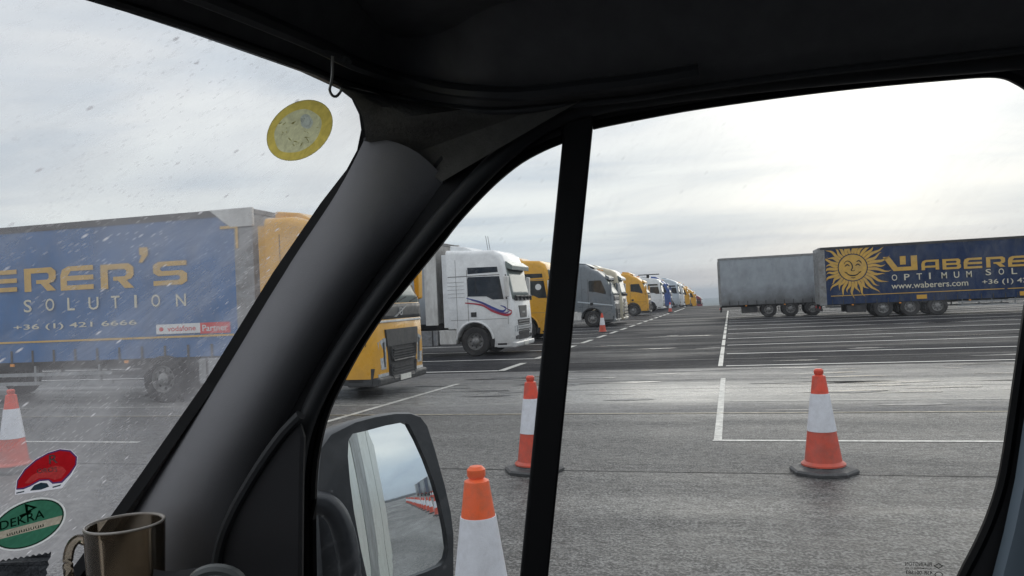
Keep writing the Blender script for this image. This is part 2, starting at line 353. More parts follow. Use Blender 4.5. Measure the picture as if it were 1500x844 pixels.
# ---------------------------------------------------------------- tractor units
def arc(cx, cz, r, a0, a1, n): return [(cx+r*math.cos(R_(a0+(a1-a0)*i/n)), cz+r*math.sin(R_(a0+(a1-a0)*i/n))) for i in range(n+1)]
def tractor(name, loc, label, P, style='volvo', H=3.75, rz=0, lower=None, accent=None, trailer=True, group='lorries parked in the row of bays', tall=True):
    root = empty(name, loc, rz); tag(root, label, 'lorry', group)
    L0 = -2.35
    wb = 1.85                                      # windscreen foot
    if style == 'volvo':
        front = [(-.02, .42), (.0, .9), (-.03, wb), (-.50, 2.95), (-.62, 3.12), (-.95, 3.42), (-1.3, 3.58), (-1.7, H), (L0, H+.02)]
    else:
        front = [(-.04, .42), (.0, .9), (-.05, wb), (-.24, 2.92), (-.27, 3.12), (-.38, 3.40), (-.66, 3.58), (-1.3, H-.07), (L0, H)]
    if not tall: front = [(x, z if z < 2 else 2+(z-2)*(H-2)/1.75) for x, z in front]
    wx = -1.42
    archp = arc(wx, .52, .62, 12, 168, 12)
    prof = front + [(L0, .95), (wx-.66, .95)] + list(reversed(archp)) + [(-.72, .60), (-.70, .42)]
    nf = len(front)
    def ins(i, p, s):
        x, z = p
        if i < nf-1: x -= s*(1.3 if z < 2.9 else .9)
        if z > 3.0: z -= s*.9
        return (x, z)
    # body as lofted sections across the width
    levels = [(-1.25, .16), (-1.235, .09), (-1.19, .035), (-1.08, .0), (1.08, .0), (1.19, .035), (1.235, .09), (1.25, .16)]
    b = MB(); rows = []
    for y, s in levels:
        rows.append([Vector((ins(i, p, s)[0], y, ins(i, p, s)[1])) for i, p in enumerate(prof)])
    b.grid(rows, 0, True)
    for e in (0, -1):
        y = levels[e][0]; s = levels[e][1]
        pts = [ins(i, p, s) for i, p in enumerate(prof)]
        b.holes([pts], lambda u, v: (u, y, v), 0)
    # accent stripes / two-tone belongs to the paint
    body = b.build('cab', P, root, smooth=True)
    def fx(z, o=0):                                # front surface x at height z
        for (xa, za), (xb, zb) in zip(front[:-1], front[1:]):
            if za <= z <= zb: return xa+(xb-xa)*(z-za)/(zb-za)+o
        return front[0][0]+o
    for sd in (-1, 1):
        Y = sd*1.252
        def sp(pts, m, nm, t=.006, par=root):
            q = MB(); q.prism(pts, 'y', Y, Y+sd*t); return q.build(nm, m, par)
        if style == 'volvo':
            wpts = [(-.52, 1.98), (-.50, 2.12), (-.78, 2.86), (-1.50, 2.86), (-1.56, 2.80), (-1.56, 2.20), (-1.2, 2.16)]
        else:
            wpts = [(-.34, 1.90), (-.46, 2.68), (-1.58, 2.70), (-1.60, 2.62), (-1.60, 2.04), (-.95, 2.02), (-.72, 1.90)]
        w = sp(wpts, M_glass, 'side_window')
        tr = MB(); tr.box(-1.33, -1.30, Y, Y+sd*.012, 2.12, 2.62); tr.build('window_bar', M_blk, w)
        seam = MB()
        seam.box(-1.62, -1.604, Y, Y+sd*.004, .98, 2.95); seam.box(-.22, -.206, Y, Y+sd*.004, 1.05, 1.85)
        seam.box(L0+.1, -.25, Y, Y+sd*.003, 1.24, 1.252); seam.box(-2.02, -2.01, Y, Y+sd*.004, .98, H-.35)
        if style == 'man':
            for k in range(5): seam.box(L0+.02, -1.72, Y, Y+sd*.004, 2.02+k*.13, 2.028+k*.13)
            seam.box(L0+.05, -.45, Y, Y+sd*.006, 2.72, 2.745)
        seam.build('panel_seam', M_blk if style != 'man' else mat('seam_grey', (.18, .18, .18), .6), body)
        if style == 'man' and tall:
            sp([(-.50, 2.82), (-.52, 3.0), (-1.58, 3.02), (-1.58, 2.80)], M_glass, 'upper_side_window')
        hd = MB(); hd.box(-1.52, -1.32, Y, Y+sd*.02, 1.34, 1.50); hd.build('door_handle', M_blk, root, bevel=.01)
        # wheel arch lip
        al = MB(); al.tube([(x, Y+sd*.01, z) for x, z in arc(wx, .52, .66, 5, 175, 14)], .035); al.build('wheel_arch', M_plast if style == 'volvo' else P, root, smooth=True)
        # step box
        sb = MB(); sb.prism([(-.74, .30), (-.12, .30), (-.06, .62), (-.70, .62)], 'y', sd*1.0, sd*1.235)
        sb.box(-.62, -.30, sd*1.235, sd*1.24, .36, .56, 1); sb.build('step', [M_plast if style == 'volvo' else P, M_blk], root, bevel=.015)
        # mirrors
        mr = MB(); mx = -.22
        mr.prism([(mx, 1.95), (mx+.10, 1.97), (mx+.12, 2.66), (mx-.02, 2.68)], 'y', sd*1.30, sd*1.52)
        mir = mr.build('door_mirror', P if style == 'volvo' else M_dwhite, root, bevel=.03)
        ar = MB(); ar.tube([(mx-.05, sd*1.15, 2.62), (mx+.03, sd*1.42, 2.70)], .025); ar.build('mirror_arm', M_blk, mir); ar = MB(); ar.tube([(mx-.05, sd*1.15, 1.92), (mx+.03, sd*1.42, 1.93)], .03)
        ar.build('mirror_arm', M_blk, mir)
        wheel(root, wx, sd*.95, .5, .5, .28, sd)
        # chassis side: tank, catwalk boxes
        if trailer or style == 'volvo':
            tk = MB(); tk.prism([(-4.1, .38), (-2.78, .38), (-2.78, .92), (-4.1, .92)], 'y', sd*.72, sd*1.2); 
            tko = tk.build('fuel_tank', M_alu, root, bevel=.05)
            for xx in (-3.9, -3.45, -3.0):
                st = MB(); st.box(xx, xx+.05, sd*1.2, sd*1.207, .38, .92); st.build('tank_strap', M_chassis, tko)
            bx = MB(); bx.prism([(-2.72, .42), (-2.12, .42), (-2.05, .92), (-2.72, .92)], 'y', sd*.8, sd*1.22); bx.build('side_box', M_dwhite, root, bevel=.03)
        for xx in (-5.0,): wheel(root, xx, sd*.65, .5, .5, .55, sd)
        mg = MB(); mg.tube([(x, sd*.92, z) for x, z in arc(-5.0, .5, .58, 15, 165, 10)], .05, flat=5.2); mg.build('mudguard', M_chassis, root, smooth=True)
    ch = MB(); ch.box(-6.0, -.4, -.45, -.35, .62, .88); ch.box(-6.0, -.4, .35, .45, .62, .88); ch.box(-2.3, -.3, -.9, .9, .5, .9); ch.box(-5.4, -4.5, -.5, .5, .9, 1.05)
    ch.box(-.9, -.08, -1.15, 1.15, .32, .6)
    ch.build('chassis', M_chassis, root)
    # front
    def fp(pts, m, nm, o=.012, par=root, t=.02, bev=0):   # pts (y,z) on the front
        q = MB(); n = len(pts)
        fr = lambda y, z, k: (fx(z)-(0 if abs(y) < 1.08 else (abs(y)-1.08)**2*4.5+(abs(y)-1.08)*.25)+k, y, z)
        q.slab([pts], lambda y, z: fr(y, z, -.05), lambda y, z: fr(y, z, o)); return q.build(nm, m, par, bevel=bev)
    def fg(y0, y1, z0, z1, m, nm, o=.014, par=root):
        q = MB(); ny = 16; fr = lambda y, z: Vector((fx(z)-(0 if abs(y) < 1.08 else (abs(y)-1.08)**2*4.5+(abs(y)-1.08)*.25)+o, y, z))
        q.grid([[fr(y0+(y1-y0)*i/ny, z0+(z1-z0)*j/4) for i in range(ny+1)] for j in range(5)])
        q.box(fx(z0)-.06, fx(z0)-.05, -.5, .5, z0+.01, z0+.02) if False else None
        ob = q.build(nm, m, par, smooth=True); sm_ = ob.modifiers.new('s', 'SOLIDIFY'); sm_.thickness = .05; sm_.offset = 0; return ob
    ztop = 2.93 if tall else 2.93-(3.75-H)*.5
    def strip(y0, y1, n=8): return [y0+(y1-y0)*i/n for i in range(n+1)]
    wsd = fg(-1.12, 1.12, wb+.04, ztop, M_wscreen, 'windscreen', .0)
    vz = MB(); vz.prism([(fx(ztop)-.05, ztop+.02), (fx(ztop)+.20, ztop-.06), (fx(ztop)+.21, ztop+.10), (fx(ztop)-.02, ztop+.26)], 'y', -1.12, 1.12)
    vzo = vz.build('sun_visor', P if style == 'volvo' else M_wscreen, root, bevel=.02)
    wi = MB()
    for y in (-.75, -.1, .55):
        wi = MB(); wi.tube([(fx(1.9)+.03, y, wb+.06), (fx(2.0)+.03, y+.55, wb+.16)], .012); wi.build('wiper', M_blk, wsd)
    if style == 'volvo':
        e = fg(-1.14, 1.14, 1.565, wb+.02, M_plast, 'badge_panel', -.006)
        fp([(-.34, 1.60), (-.26, 1.60), (.30, 1.82), (.22, 1.82)], M_alu, 'badge_bar', .045, e)
        q = MB(); q.lathe([(.085, .0), (.085, .03), (.055, .03), (.055, 0)], (fx(1.71)+.01, 0, 1.71), 'x', 20); q.build('badge', M_alu, e)
        fg(-1.14, 1.14, 1.50, 1.545, M_dwhite, 'trim_strip', .0)
        gp = [(-.62, .34), (.62, .34), (.80, 1.36), (-.80, 1.36)]
        gr = fp(gp, M_chassis, 'grille', .03, bev=.01)
        fp([(-.76, 1.02), (.76, 1.02), (.80, 1.36), (-.80, 1.36)], M_plast, 'grille_upper', .04, gr)
        for z0 in (.76, .40):
            sl_ = MB()
            for k in range(4): sl_.box(fx(z0)+.03, fx(z0)+.055, -.56+.02*k, .56-.02*k, z0+k*.055, z0+k*.055+.028)
            sl_.tube([(fx(z0)+.05, -.62, z0+.26), (fx(z0)+.05, -.60, z0+.04), (fx(z0)+.05, -.52, z0-.04), (fx(z0)+.05, .52, z0-.04), (fx(z0)+.05, .60, z0+.04), (fx(z0)+.05, .62, z0+.26)], .022)
            sl_.build('grille_slats', M_plast, gr)
        for s in (-1, 1):
            h = fp([(s*.80, .58), (s*1.02, .58), (s*1.12, 1.12), (s*.86, 1.20), (s*.78, 1.18)], M_lamp, 'headlight', .014)
            fp([(s*.83, .62), (s*.88, .62), (s*.93, 1.10), (s*.87, 1.12)], M_plast, 'lamp_bezel', .018, h)
            fp([(s*.66, .36), (s*1.10, .36), (s*1.12, .50), (s*.68, .50)], M_lamp if s < 0 else M_dwhite, 'fog_lamp', .014)
    else:
        fp([(-.42, 1.24), (.42, 1.24), (.52, 1.66), (-.52, 1.66)], M_plast, 'badge_panel', .02, bev=.01)
        fp([(-.18, 1.40), (.18, 1.40), (.18, 1.46), (-.18, 1.46)], M_alu, 'badge', .03)
        gr = fp([(-.64, .50), (.64, .50), (.80, 1.18), (-.80, 1.18)], M_chassis, 'grille', .016)
        for k in range(5):
            q = MB(); z0 = .72+k*.095; q.box(fx(z0), fx(z0)+.03, -.74, .74, z0, z0+.035); q.build('grille_slat', M_alu if k > 1 else M_plast, gr)
        for s in (-1, 1):
            fp([(s*.82, .78), (s*1.14, .80), (s*1.14, .98), (s*.84, 1.0)], M_lamp, 'headlight', .02)
            fp([(s*.74, .52), (s*1.08, .54), (s*1.08, .64), (s*.76, .66)], M_plast, 'fog_lamp', .02)
        q = MB(); q.tube([(fx(wb)+.04, -1.05, wb+.03), (fx(wb)+.05, 0, wb), (fx(wb)+.04, 1.05, wb+.03)], .02); q.tube([(fx(wb)+.08, -1.05, wb+.14), (fx(wb)+.09, 0, wb+.12), (fx(wb)+.08, 1.05, wb+.14)], .02)
        for y in (-.9, -.4, .1, .6, 1): q.box(fx(wb)+.02, fx(wb)+.10, y-.02, y+.02, wb-.02, wb+.15)
        q.build('grab_rail', M_plast, root)
    bp_ = MB(); bp_.prism([(.03, .26), (.05, .44), (-.70, .44), (-.68, .26)], 'y', -1.22, 1.22)
    bp_.build('bumper', lower or M_plast, root, bevel=.06, seg=3)
    pl = MB(); pl.box(.05, .065, -.26, .26, .30, .41); plo = pl.build('number_plate', M_plate, root)
    df = MB()
    df.prism([(L0+.05, H-.02), (L0+.05, H+.17), (-1.75, H+.10), (-1.25, H-.15)], 'y', -.95, .95); df.build('roof_deflector', P, root, bevel=.05)
    an = MB()
    for y in ((-.7, -.45) if trailer else ()):
        an = MB(); an.tube([(-.95, y, H-.3), (-1.05, y, H+.45)], .008); an.build('antenna', M_blk, root)
    for y in (-.9, -.3, .3, .9):
        a = MB(); a.box(-1.0, -.94, y-.04, y+.04, H-.36, H-.27); a.build('roof_marker', M_orange, root)
    # side fairing behind cab
    for s in (-1, 1): fa = MB(); fa.box(L0-.16, L0+.02, s*1.20, s*1.235, 1.0, H-.15); fa.build('cab_fairing', P, root)
    return root

# ---------------------------------------------------------------- semi-trailers
def trailer(name, loc, label, curtain, rz=0, kind='plain', flip=False, Hh=4.0, Lh=13.6, axles=(3.2, 4.55, 5.9), fender=True, lite=False, group=None, front=0, skirtz=.80):
    """local x=0 is the rear, x=Lh the front; viewer's side is y=-1.25"""
    root = empty(name, loc, rz); tag(root, label, 'trailer', group)
    Zb = skirtz
    c = MB(); n = 60 if not lite else 8
    for s in (-1, 1):
        rows = []
        for k in range(7):
            z = Zb+(Hh-.12-Zb)*k/6
            rows.append([Vector(((.09 if kind == 'plain' else .31)+(Lh-.45-(.09 if kind == 'plain' else .31)+.05)*i/n, s*(1.262+(.013*math.sin(i*1.1)+.007*math.sin(i*.43+k))*(1 if 0 < k < 6 else 0)), z)) for i in range(n+1)])
        c.grid(rows)
    cur = c.build('curtain', curtain, root, smooth=True)
    f = MB()
    f.box(0, Lh, -1.24, 1.24, Hh-.10, Hh); f.box(.0, Lh, -1.25, 1.25, Zb+.12, Zb+.26)
    f.box(Lh-.10, Lh, -1.24, 1.24, Zb, Hh-.1); f.build('roof_and_deck', M_frame, root, bevel=.02)
    rd = MB(); rd.box(-.02, .06, -1.2, 1.2, Zb+.02, Hh-.1)
    rdo = rd.build('rear_door', M_greyc if kind == 'plain' else M_frame, root)
    for y in (-.9, -.35, .35, .9):
        a = MB(); a.tube([(-.05, y, Zb+.1), (-.05, y, Hh-.2)], .018); a.build('lock_rod', M_alu, rdo)
    for s in (-1, 1):
        p = MB(); p.box(-.03, .33, s*1.20, s*1.275, Zb-.05, Hh-.02) if kind != 'plain' else p.box(-.03, .10, s*1.20, s*1.275, Zb-.05, Hh-.02)
        p.build('rear_post', M_frame, root, bevel=.01)
        p = MB(); p.box(Lh-.42, Lh+.02, s*1.20, s*1.275, Zb-.05, Hh-.4); p.build('front_post', M_dwhite if kind == 'plain' else M_frame, root, bevel=.01)
        p = MB(); p.prism([(Lh-1.0, Hh+.02), (Lh+.03, Hh+.02), (Lh+.03, Hh-.38), (Lh-.5, Hh-.38)], 'y', s*1.2, s*1.29); p.build('corner_cap', M_dwhite, root, bevel=.02)
        r = MB(); r.box(.1, Lh-.4, s*1.25, s*1.28, Hh-.13, Hh+.01); r.build('roof_rail', M_frame if kind == 'plain' else M_chassis, root)
        for i in range(0 if lite else 22):
            pass
        for i in range(22 if not lite and s < 0 else 0):
            x = .6+i*(Lh-1.1)/22; b = MB(); b.box(x, x+.045, s*1.27, s*1.282, Zb-.06, Zb+.26); b.build('curtain_strap', M_chassis, cur)
        wp = [wheel(root, ax, s*.92, .5, .5, .32, s) for ax in axles]
        if fender:
            for ax in axles:
                q = MB(); q.tube([(x, s*1.08, z) for x, z in arc(ax, .5, .60, 20, 160, 12)], .03, flat=5); q.build('mudguard', M_plast, root, smooth=True)
                q = MB(); q.box(ax-.62, ax-.58, s*.95, s*1.2, .3, .62); q.build('mud_flap', M_blk, root)
        for xx in (1.6, 4.0, 7.4, 10.4):
            lm = MB(); lm.box(xx, xx+.10, s*1.255, s*1.285, Zb-.09, Zb-.03); lm.build('side_marker', M_orange, root)
        br = MB(); br.box(axles[-1]+1.0, Lh-3.6, s*1.14, s*1.18, .42, .50); br.box(axles[-1]+1.0, Lh-3.6, s*1.14, s*1.18, .62, .70)
        for xx in (axles[-1]+1.2, axles[-1]+2.6, Lh-4.0): br.box(xx, xx+.06, s*1.08, s*1.14, .42, .85)
        br.build('side_guard', M_alu, root)
        bx = MB(); bx.box(1.35, 2.35, s*.75, s*1.18, .32, .72); bx.build('storage_box', M_chassis, root, bevel=.02)
    ch = MB(); ch.box(.1, Lh-.3, -.55, -.40, .72, Zb+.12); ch.box(.1, Lh-.3, .40, .55, .72, Zb+.12)
    for ax in axles: ch.box(ax-.06, ax+.06, -1.0, 1.0, .44, .56); ch.box(ax-.3, ax+.1, -.75, -.55, .45, .8); ch.box(ax-.3, ax+.1, .55, .75, .45, .8)
    ch.box(-.02, .1, -1.2, 1.2, .42, .56); ch.box(.0, .1, -.9, -.8, .5, .9); ch.box(0, .1, .8, .9, .5, .9)
    ch.box(.1, 1.2, -1.1, 1.1, .74, .86)
    ch.build('chassis', M_chassis, root)
    for s in (-1, 1): lg = MB(); lg.box(Lh-2.9, Lh-2.75, s*.75, s*.9, .05, .9); lg.box(Lh-2.98, Lh-2.67, s*.7, s*.95, .0 if kind == 'brand' and not front else .1, .06 if kind == 'brand' and not front else .14); lg.build('landing_leg', M_chassis, root)
    for s in ():
        pass
    tl = MB()
    for s in (-1, 1): tl = MB(); tl.box(-.05, -.02, s*.8, s*1.18, .58, .70); tl.build('tail_light', M_red, root)
    0 and tl.build('tail_light', M_red, root)
    return root, cur
def decal(mb, name, mats, parent): return mb.build(name, mats, parent, weld=False)

# ======== left blue trailer with its yellow tractor ========
TLY = 13.95
lt, ltc = trailer('semi_trailer', (-9.55-13.6*math.cos(R_(2.5)), TLY+1.25-13.6*math.sin(R_(2.5)), 0), 'blue curtain-sided trailer with gold company lettering, behind the yellow cab at the left', M_navyL, rz=R_(2.5), kind='brand', front=1, axles=(2.6, 3.95, 5.3), skirtz=.95)
inv = (Matrix.Translation(lt.location) @ Matrix.Rotation(R_(2.5), 4, 'Z')).inverted()
def lloc(px, py):                        # pixel -> local (x,z) on the trailer's near side
    d = ray(px, py); n = inv.to_3x3() @ d; c = inv @ CAM
    t = (-1.285-c.y)/n.y; return (c.x+n.x*t, c.z+n.z*t)
D = MB(); y1 = -1.285
def area(fn, tl, br): return None
def box_from(p0, p1, loc): a = loc(*p0); b = loc(*p1); return a[0], a[1], b[0]-a[0], b[1]-a[1]   # lower-left and upper-right pixel
lt_txt = MB()
for ch_, p0, p1 in (('E', (-25, 430), (24, 395)), ('R', (36, 428), (81, 391)), ('E', (89, 426), (136, 388)), ('R', (148, 424), (195, 385)), ("'", (203, 385), (216, 362)), ('S', (225, 419), (273, 381))):
    x, z, w, h = box_from(p0, p1, lloc); glyph(lt_txt, ch_, x, z, w, h, onside(y1))
X = [(35, 46, 'S', 458), (67, 79, 'O', 456), (99, 109, 'L', 455), (130, 144, 'U', 454), (163, 175, 'T', 452), (197, 200, 'I', 451), (222, 234, 'O', 450), (258, 272, 'N', 449)]
for xa, xb, chh, yb in X:
    x, z, w, h = box_from((xa, yb), (xb, yb-19), lloc)
    put_text(lt_txt, chh, lambda u, v: (x+u*w, y1, z+v*h), 1)
x, z, w, h = box_from((20, 486), (200, 468), lloc); put_text(lt_txt, '+36 (1) 421 6666', lambda u, v: (x+u*w, y1, z+v*h), 1)
decal(lt_txt, 'gold_lettering', [M_gold, M_cream], ltc)
q = MB(); x, z, w, h = box_from((229, 490), (293, 473), lloc); q.add([(x, y1, z), (x+w, y1, z), (x+w, y1, z+h), (x, y1, z+h)], [(0, 1, 2, 3)], 0)
put_text(q, 'vodafone', lambda u, v: (x+w*.26+u*w*.64, y1-.004, z+h*.25+v*h*.55), 1)
q.add([(x+w*(.12+.05*math.cos(a)), y1-.004, z+h*(.5+.22*math.sin(a))) for a in [i*math.pi/6 for i in range(12)]], [tuple(range(12))], 1)
x2, z2, w2, h2 = box_from((293.5, 489), (337, 471), lloc); q.add([(x2, y1, z2), (x2+w2, y1, z2), (x2+w2, y1, z2+h2), (x2, y1, z2+h2)], [(0, 1, 2, 3)], 1)
put_text(q, 'Partner', lambda u, v: (x2+w2*.08+u*w2*.84, y1-.004, z2+h2*.22+v*h2*.58), 0)
decal(q, 'partner_plate', [M_white_print, M_redprint], ltc)
q = MB(); a = lloc(-40, 503); b_ = lloc(350, 490); q.add([(0.4, y1, a[1]-.02), (13.1, y1, b_[1]-.02), (13.1, y1, b_[1]+.02), (.4, y1, a[1]+.02)], [(0, 1, 2, 3)])
a = lloc(322, 336); q.box(a[0], a[0]+.42, y1, y1-.003, a[1], a[1]+.06); q.box(a[0]+.36, a[0]+.42, y1, y1-.003, a[1]-.42, a[1]-.003)
decal(q, 'gold_line', [M_gold], ltc)
tractor('tractor_unit', (-6.66, TLY+.95, 0), 'yellow cab with a large black grille, nearest lorry, partly behind the windscreen pillar', P_yel, 'volvo', H=3.72)

# ======== white tractor with grey trailer ========
mt = tractor('tractor_unit', (-7.0, 26.1, 0), 'white high-roof cab with blue and red swoosh stripes on its door', P_white, 'man', H=3.66, lower=P_white)
sw = MB()
def swoosh(pts, w0, mi):
    P = smoothpath([(x, 0, z) for x, z in pts], 8); n = len(P); up = []; dn = []
    for i, p in enumerate(P):
        w = w0*math.sin(math.pi*min(1, .12+.8*i/n))*.5
        up.append((p.x, -1.2605, p.z+w)); dn.append((p.x, -1.2605, p.z-w))
    sw.grid([up, dn], mi)
def mloc(px, py): p = at(px, py, 24.83); return (p.x+7.0, p.z)
swoosh([mloc(*p) for p in ((683, 437), (705, 443), (722, 451), (736, 456), (741, 451), (733, 447.5))], .07, 0)
swoosh([mloc(*p) for p in ((681, 444), (705, 447), (722, 456), (742, 461.5), (750, 457), (744, 453))], .08, 1)
swoosh([mloc(*p) for p in ((690, 440), (707, 445), (722, 453.5), (739, 458.7), (746, 454.5), (738, 450.5))], .05, 2)
decal(sw, 'swoosh_stripes', [mat('stripe_blue', (.03, .06, .3), .4), mat('stripe_red', (.42, .03, .06), .4), mat('stripe_violet', (.18, .10, .28), .4)], mt.children[0])
trailer('semi_trailer', (-7.0-2.75-13.6, 26.1, 0), 'plain grey curtain-sided trailer coupled behind the white cab with stripes', M_greyc, skirtz=1.15, axles=(2.6, 3.9, 5.2))

# ======== the rest of the row ========
def Gz(y): return hz_ground(y)
yl = tractor('tractor_unit', (-7.6, 35.0, 0), 'yellow cab partly behind the black window divider, beside the white striped cab', P_yel, 'man', H=3.7, trailer=False)
q = MB(); q.lathe([(.14, -1.262), (.14, -1.266)], (-.72, 0, 2.4), 'y', 20); q.build('window_sticker', M_white_print, yl)
gt = tractor('tractor_unit', (-6.9, 48.6, 0), 'grey cab without a trailer, standing right behind the small cone', P_grey, 'volvo', H=3.85, trailer=False, lower=P_grey)
q = MB(); q.prism([(-2.3, 1.55), (-.1, 1.25), (-.1, 1.31), (-2.3, 1.62)], 'y', -1.256, -1.262); q.build('side_stripe', P_pale, gt)
q = MB(); q.box(-4.2, -3.2, -1.2, -.8, .55, 1.35); q.build('white_locker', M_dwhite, gt, bevel=.03)
P_cream = paint('paint_cream', (.62, .56, .42), .3)
crm = tractor('tractor_unit', (-6.85, 51.9, 0), 'cream cab almost hidden behind the grey cab, pale bars across its grille', P_cream, 'man', H=3.85, trailer=False, lower=P_cream)
for k in range(5): q = MB(); q.box(.03, .07, -.8, .8, .5+.2*k, .6+.2*k); q.build('grille_bar', P_cream, crm)
tractor('tractor_unit', (-7.1, 71.0, 0), 'yellow cab just beyond the grey and cream cabs, front wheel showing', P_yel, 'volvo', H=3.85, trailer=False)
wv = tractor('tractor_unit', (-7.2, 87.5, 0), 'white cab with a dark bar on its roof, beside the dark blue cab', P_white, 'man', H=3.75, trailer=False, lower=P_white)
q = MB(); q.box(-2.6, -.3, -1.2, -1.05, 4.02, 4.12); q.box(-1.7, -1.4, -1.15, -1.1, 3.7, 4.02); q.build('roof_bar', M_blk, wv)
tractor('tractor_unit', (-7.0, 96.5, Gz(96.5)), 'dark blue cab squeezed between two white cabs far down the row', P_blue, 'volvo', H=3.9, trailer=False, lower=P_blue)
tractor('tractor_unit', (-6.6, 107, Gz(107)), 'pale blue-white cab with a dark underside, just past the dark blue cab', P_pale, 'man', H=3.95, trailer=False)
tractor('tractor_unit', (-6.7, 118, Gz(118)), 'small white cab right before the far yellow cabs', P_white, 'man', H=4.0, trailer=False, lower=P_white)
tractor('tractor_unit', (-6.5, 131, Gz(131)), 'far yellow cab, the larger one of the last two yellow cabs', P_yel, 'volvo', H=4.1, trailer=False)
tractor('tractor_unit', (-6.3, 150, Gz(150)), 'farthest small yellow cab, next to the dark red one', P_yel, 'volvo', H=4.1, trailer=False)
tractor('tractor_unit', (-6.3, 182, Gz(182)), 'dark red cab, the farthest lorry at the end of the row', P_red, 'man', H=4.0, trailer=False, lower=P_red)

# ======== right trailers ========
BY = 46.4
bt, btc = trailer('semi_trailer', (4.83, BY+1.285, 0), 'navy blue trailer with a golden smiling sun and large gold lettering', M_navy, kind='brand', skirtz=.80)
trailer('semi_trailer', (-.72, 53.0+1.285, 0), 'long grey curtain-sided trailer with a dirty lower half, left of the navy one', M_greyc, skirtz=.86, Hh=4.0, axles=(3.05, 4.4, 5.75))
def bl(px, py): p = at(px, py, BY); return (p.x-4.83, p.z)
yb = -1.290
tx = MB()
for ch_, p0, p1 in (('W', (1294, 398), (1343, 374)), ('w', (1294, 398), (1343, 374)), ('A', (1350, 396), (1375, 380)), ('B', (1381, 395), (1407, 378.5)), ('E', (1412, 394), (1438, 377)), ('R', (1445, 392), (1472, 375.5)), ('E', (1477, 391), (1505, 374)), ('R', (1511, 389), (1538, 372)), ('S', (1555, 388), (1582, 370))):
    x, z, w, h = box_from(p0, p1, bl); glyph(tx, ch_, x, z, w, h, onside(yb))
for i, chh in enumerate('OPTIMUM'):
    px = 1306.5+i*18.2; py = 411.5-i*.85
    x, z, w, h = box_from((px, py), (px+(2 if chh == 'I' else 7.5), py-9.5), bl); put_text(tx, chh, lambda u, v: (x+u*w, yb, z+v*h), 1)
for i, chh in enumerate('SOLUTION'):
    px = 1444+i*19; py = 403.5-i*.9
    x, z, w, h = box_from((px, py), (px+(2 if chh == 'I' else 7.5), py-9.5), bl); put_text(tx, chh, lambda u, v: (x+u*w, yb, z+v*h), 1)
x, z, w, h = box_from((1306, 423.5), (1418, 409.5), bl); put_text(tx, 'www.waberers.com', lambda u, v: (x+u*w, yb, z+v*h), 1)
x, z, w, h = box_from((1439, 418.5), (1550, 404.5), bl); put_text(tx, '+36 (1) 421 6666', lambda u, v: (x+u*w, yb, z+v*h), 1)
decal(tx, 'gold_lettering', [M_gold, M_cream], btc)
q = MB(); q.add([(.55, yb, 1.245), (9.1, yb, 1.245), (9.1, yb, 1.285), (.55, yb, 1.285)], [(0, 1, 2, 3)]); q.add([(9.25, yb, 1.245), (13, yb, 1.245), (13, yb, 1.285), (9.25, yb, 1.285)], [(0, 1, 2, 3)])
decal(q, 'gold_line', [M_gold], btc)
for px in (1343, 1494):
    a = bl(px, 438 if px < 1400 else 433); q = MB(); q.box(a[0], a[0]+.50, -1.30, -1.284, a[1], a[1]+.22); q.build('amber_panel', mat('amber_board', (.62, .34, .03), .45), bt)
# golden sun emblem
sx, sz, sr = bl(1249, 392)[0], bl(1249, 392)[1], .72
se = MB(); nr = 34
xmin, zmin, zmax = .36, .92, 3.86
cl_ = lambda x, z: (min(max(x, xmin), 99), yb, min(max(z, zmin), zmax))
for k in range(nr):
    a = 2*math.pi*k/nr+.05; long = 1.75 if k % 2 else 1.45
    if math.cos(a) > .55: long += .25
    pts = []
    for side in (1, -1):
        seq = [i/7 for i in range(8)]
        if side < 0: seq = seq[::-1][1:]
        for t in seq:
            r = sr*1.08+(long-sr*1.08)*t; wv_ = .085*math.sin(t*6.5+(k % 3))*t
            half = (.050+.022*math.sin(t*3.1))*(1-t**2.2)
            aa = a+(wv_+side*half)/max(r, .1)*1.25
            pts.append((sx+r*math.cos(aa), sz+r*math.sin(aa)))
    if all(p[0] < xmin or p[1] > zmax or p[1] < zmin for p in pts): continue
    n = 8
    up = pts[:8]; dn = [pts[14-i] if 14-i < len(pts) else pts[7] for i in range(8)]; dn[7] = up[7]
    se.grid([[cl_(*p) for p in up], [cl_(*p) for p in dn]])
disc = [(sx+sr*math.cos(2*math.pi*i/40), yb, sz+sr*math.sin(2*math.pi*i/40)) for i in range(40)]; se.poly(disc)
def stroke(pts, w):
    P = smoothpath([(sx+u*sr, 0, sz+v*sr) for u, v in pts], 6); up, dn = [], []
    for i, p in enumerate(P):
        t = (P[min(i+1, len(P)-1)]-P[max(i-1, 0)]).normalized(); nrm = Vector((-t.z, 0, t.x)); ww = w*sr*math.sin(math.pi*(.1+.8*i/(len(P)-1)))
        up.append((p.x+nrm.x*ww, yb-.004, p.z+nrm.z*ww)); dn.append((p.x-nrm.x*ww, yb-.004, p.z-nrm.z*ww))
    se.grid([up, dn], 1)
stroke([(-.62, .28), (-.45, .50), (-.22, .48), (-.05, .25), (-.02, -.02), (-.12, -.2), (.05, -.26), (.16, -.18)], .045)
stroke([(.66, .28), (.48, .50), (.28, .42)], .05); stroke([(-.56, .10), (-.38, .24), (-.20, .12)], .05); stroke([(.20, .12), (.38, .24), (.56, .10)], .05)
stroke([(-.50, -.36), (-.28, -.56), (.0, -.62), (.28, -.56), (.50, -.36)], .055); stroke([(-.60, -.30), (-.48, -.40), (-.42, -.33)], .04); stroke([(.60, -.30), (.48, -.40), (.42, -.33)], .04)
stroke([(-.16, -.76), (0, -.80), (.16, -.76)], .035)
decal(se, 'sun_emblem', [M_gold, M_blk], btc)

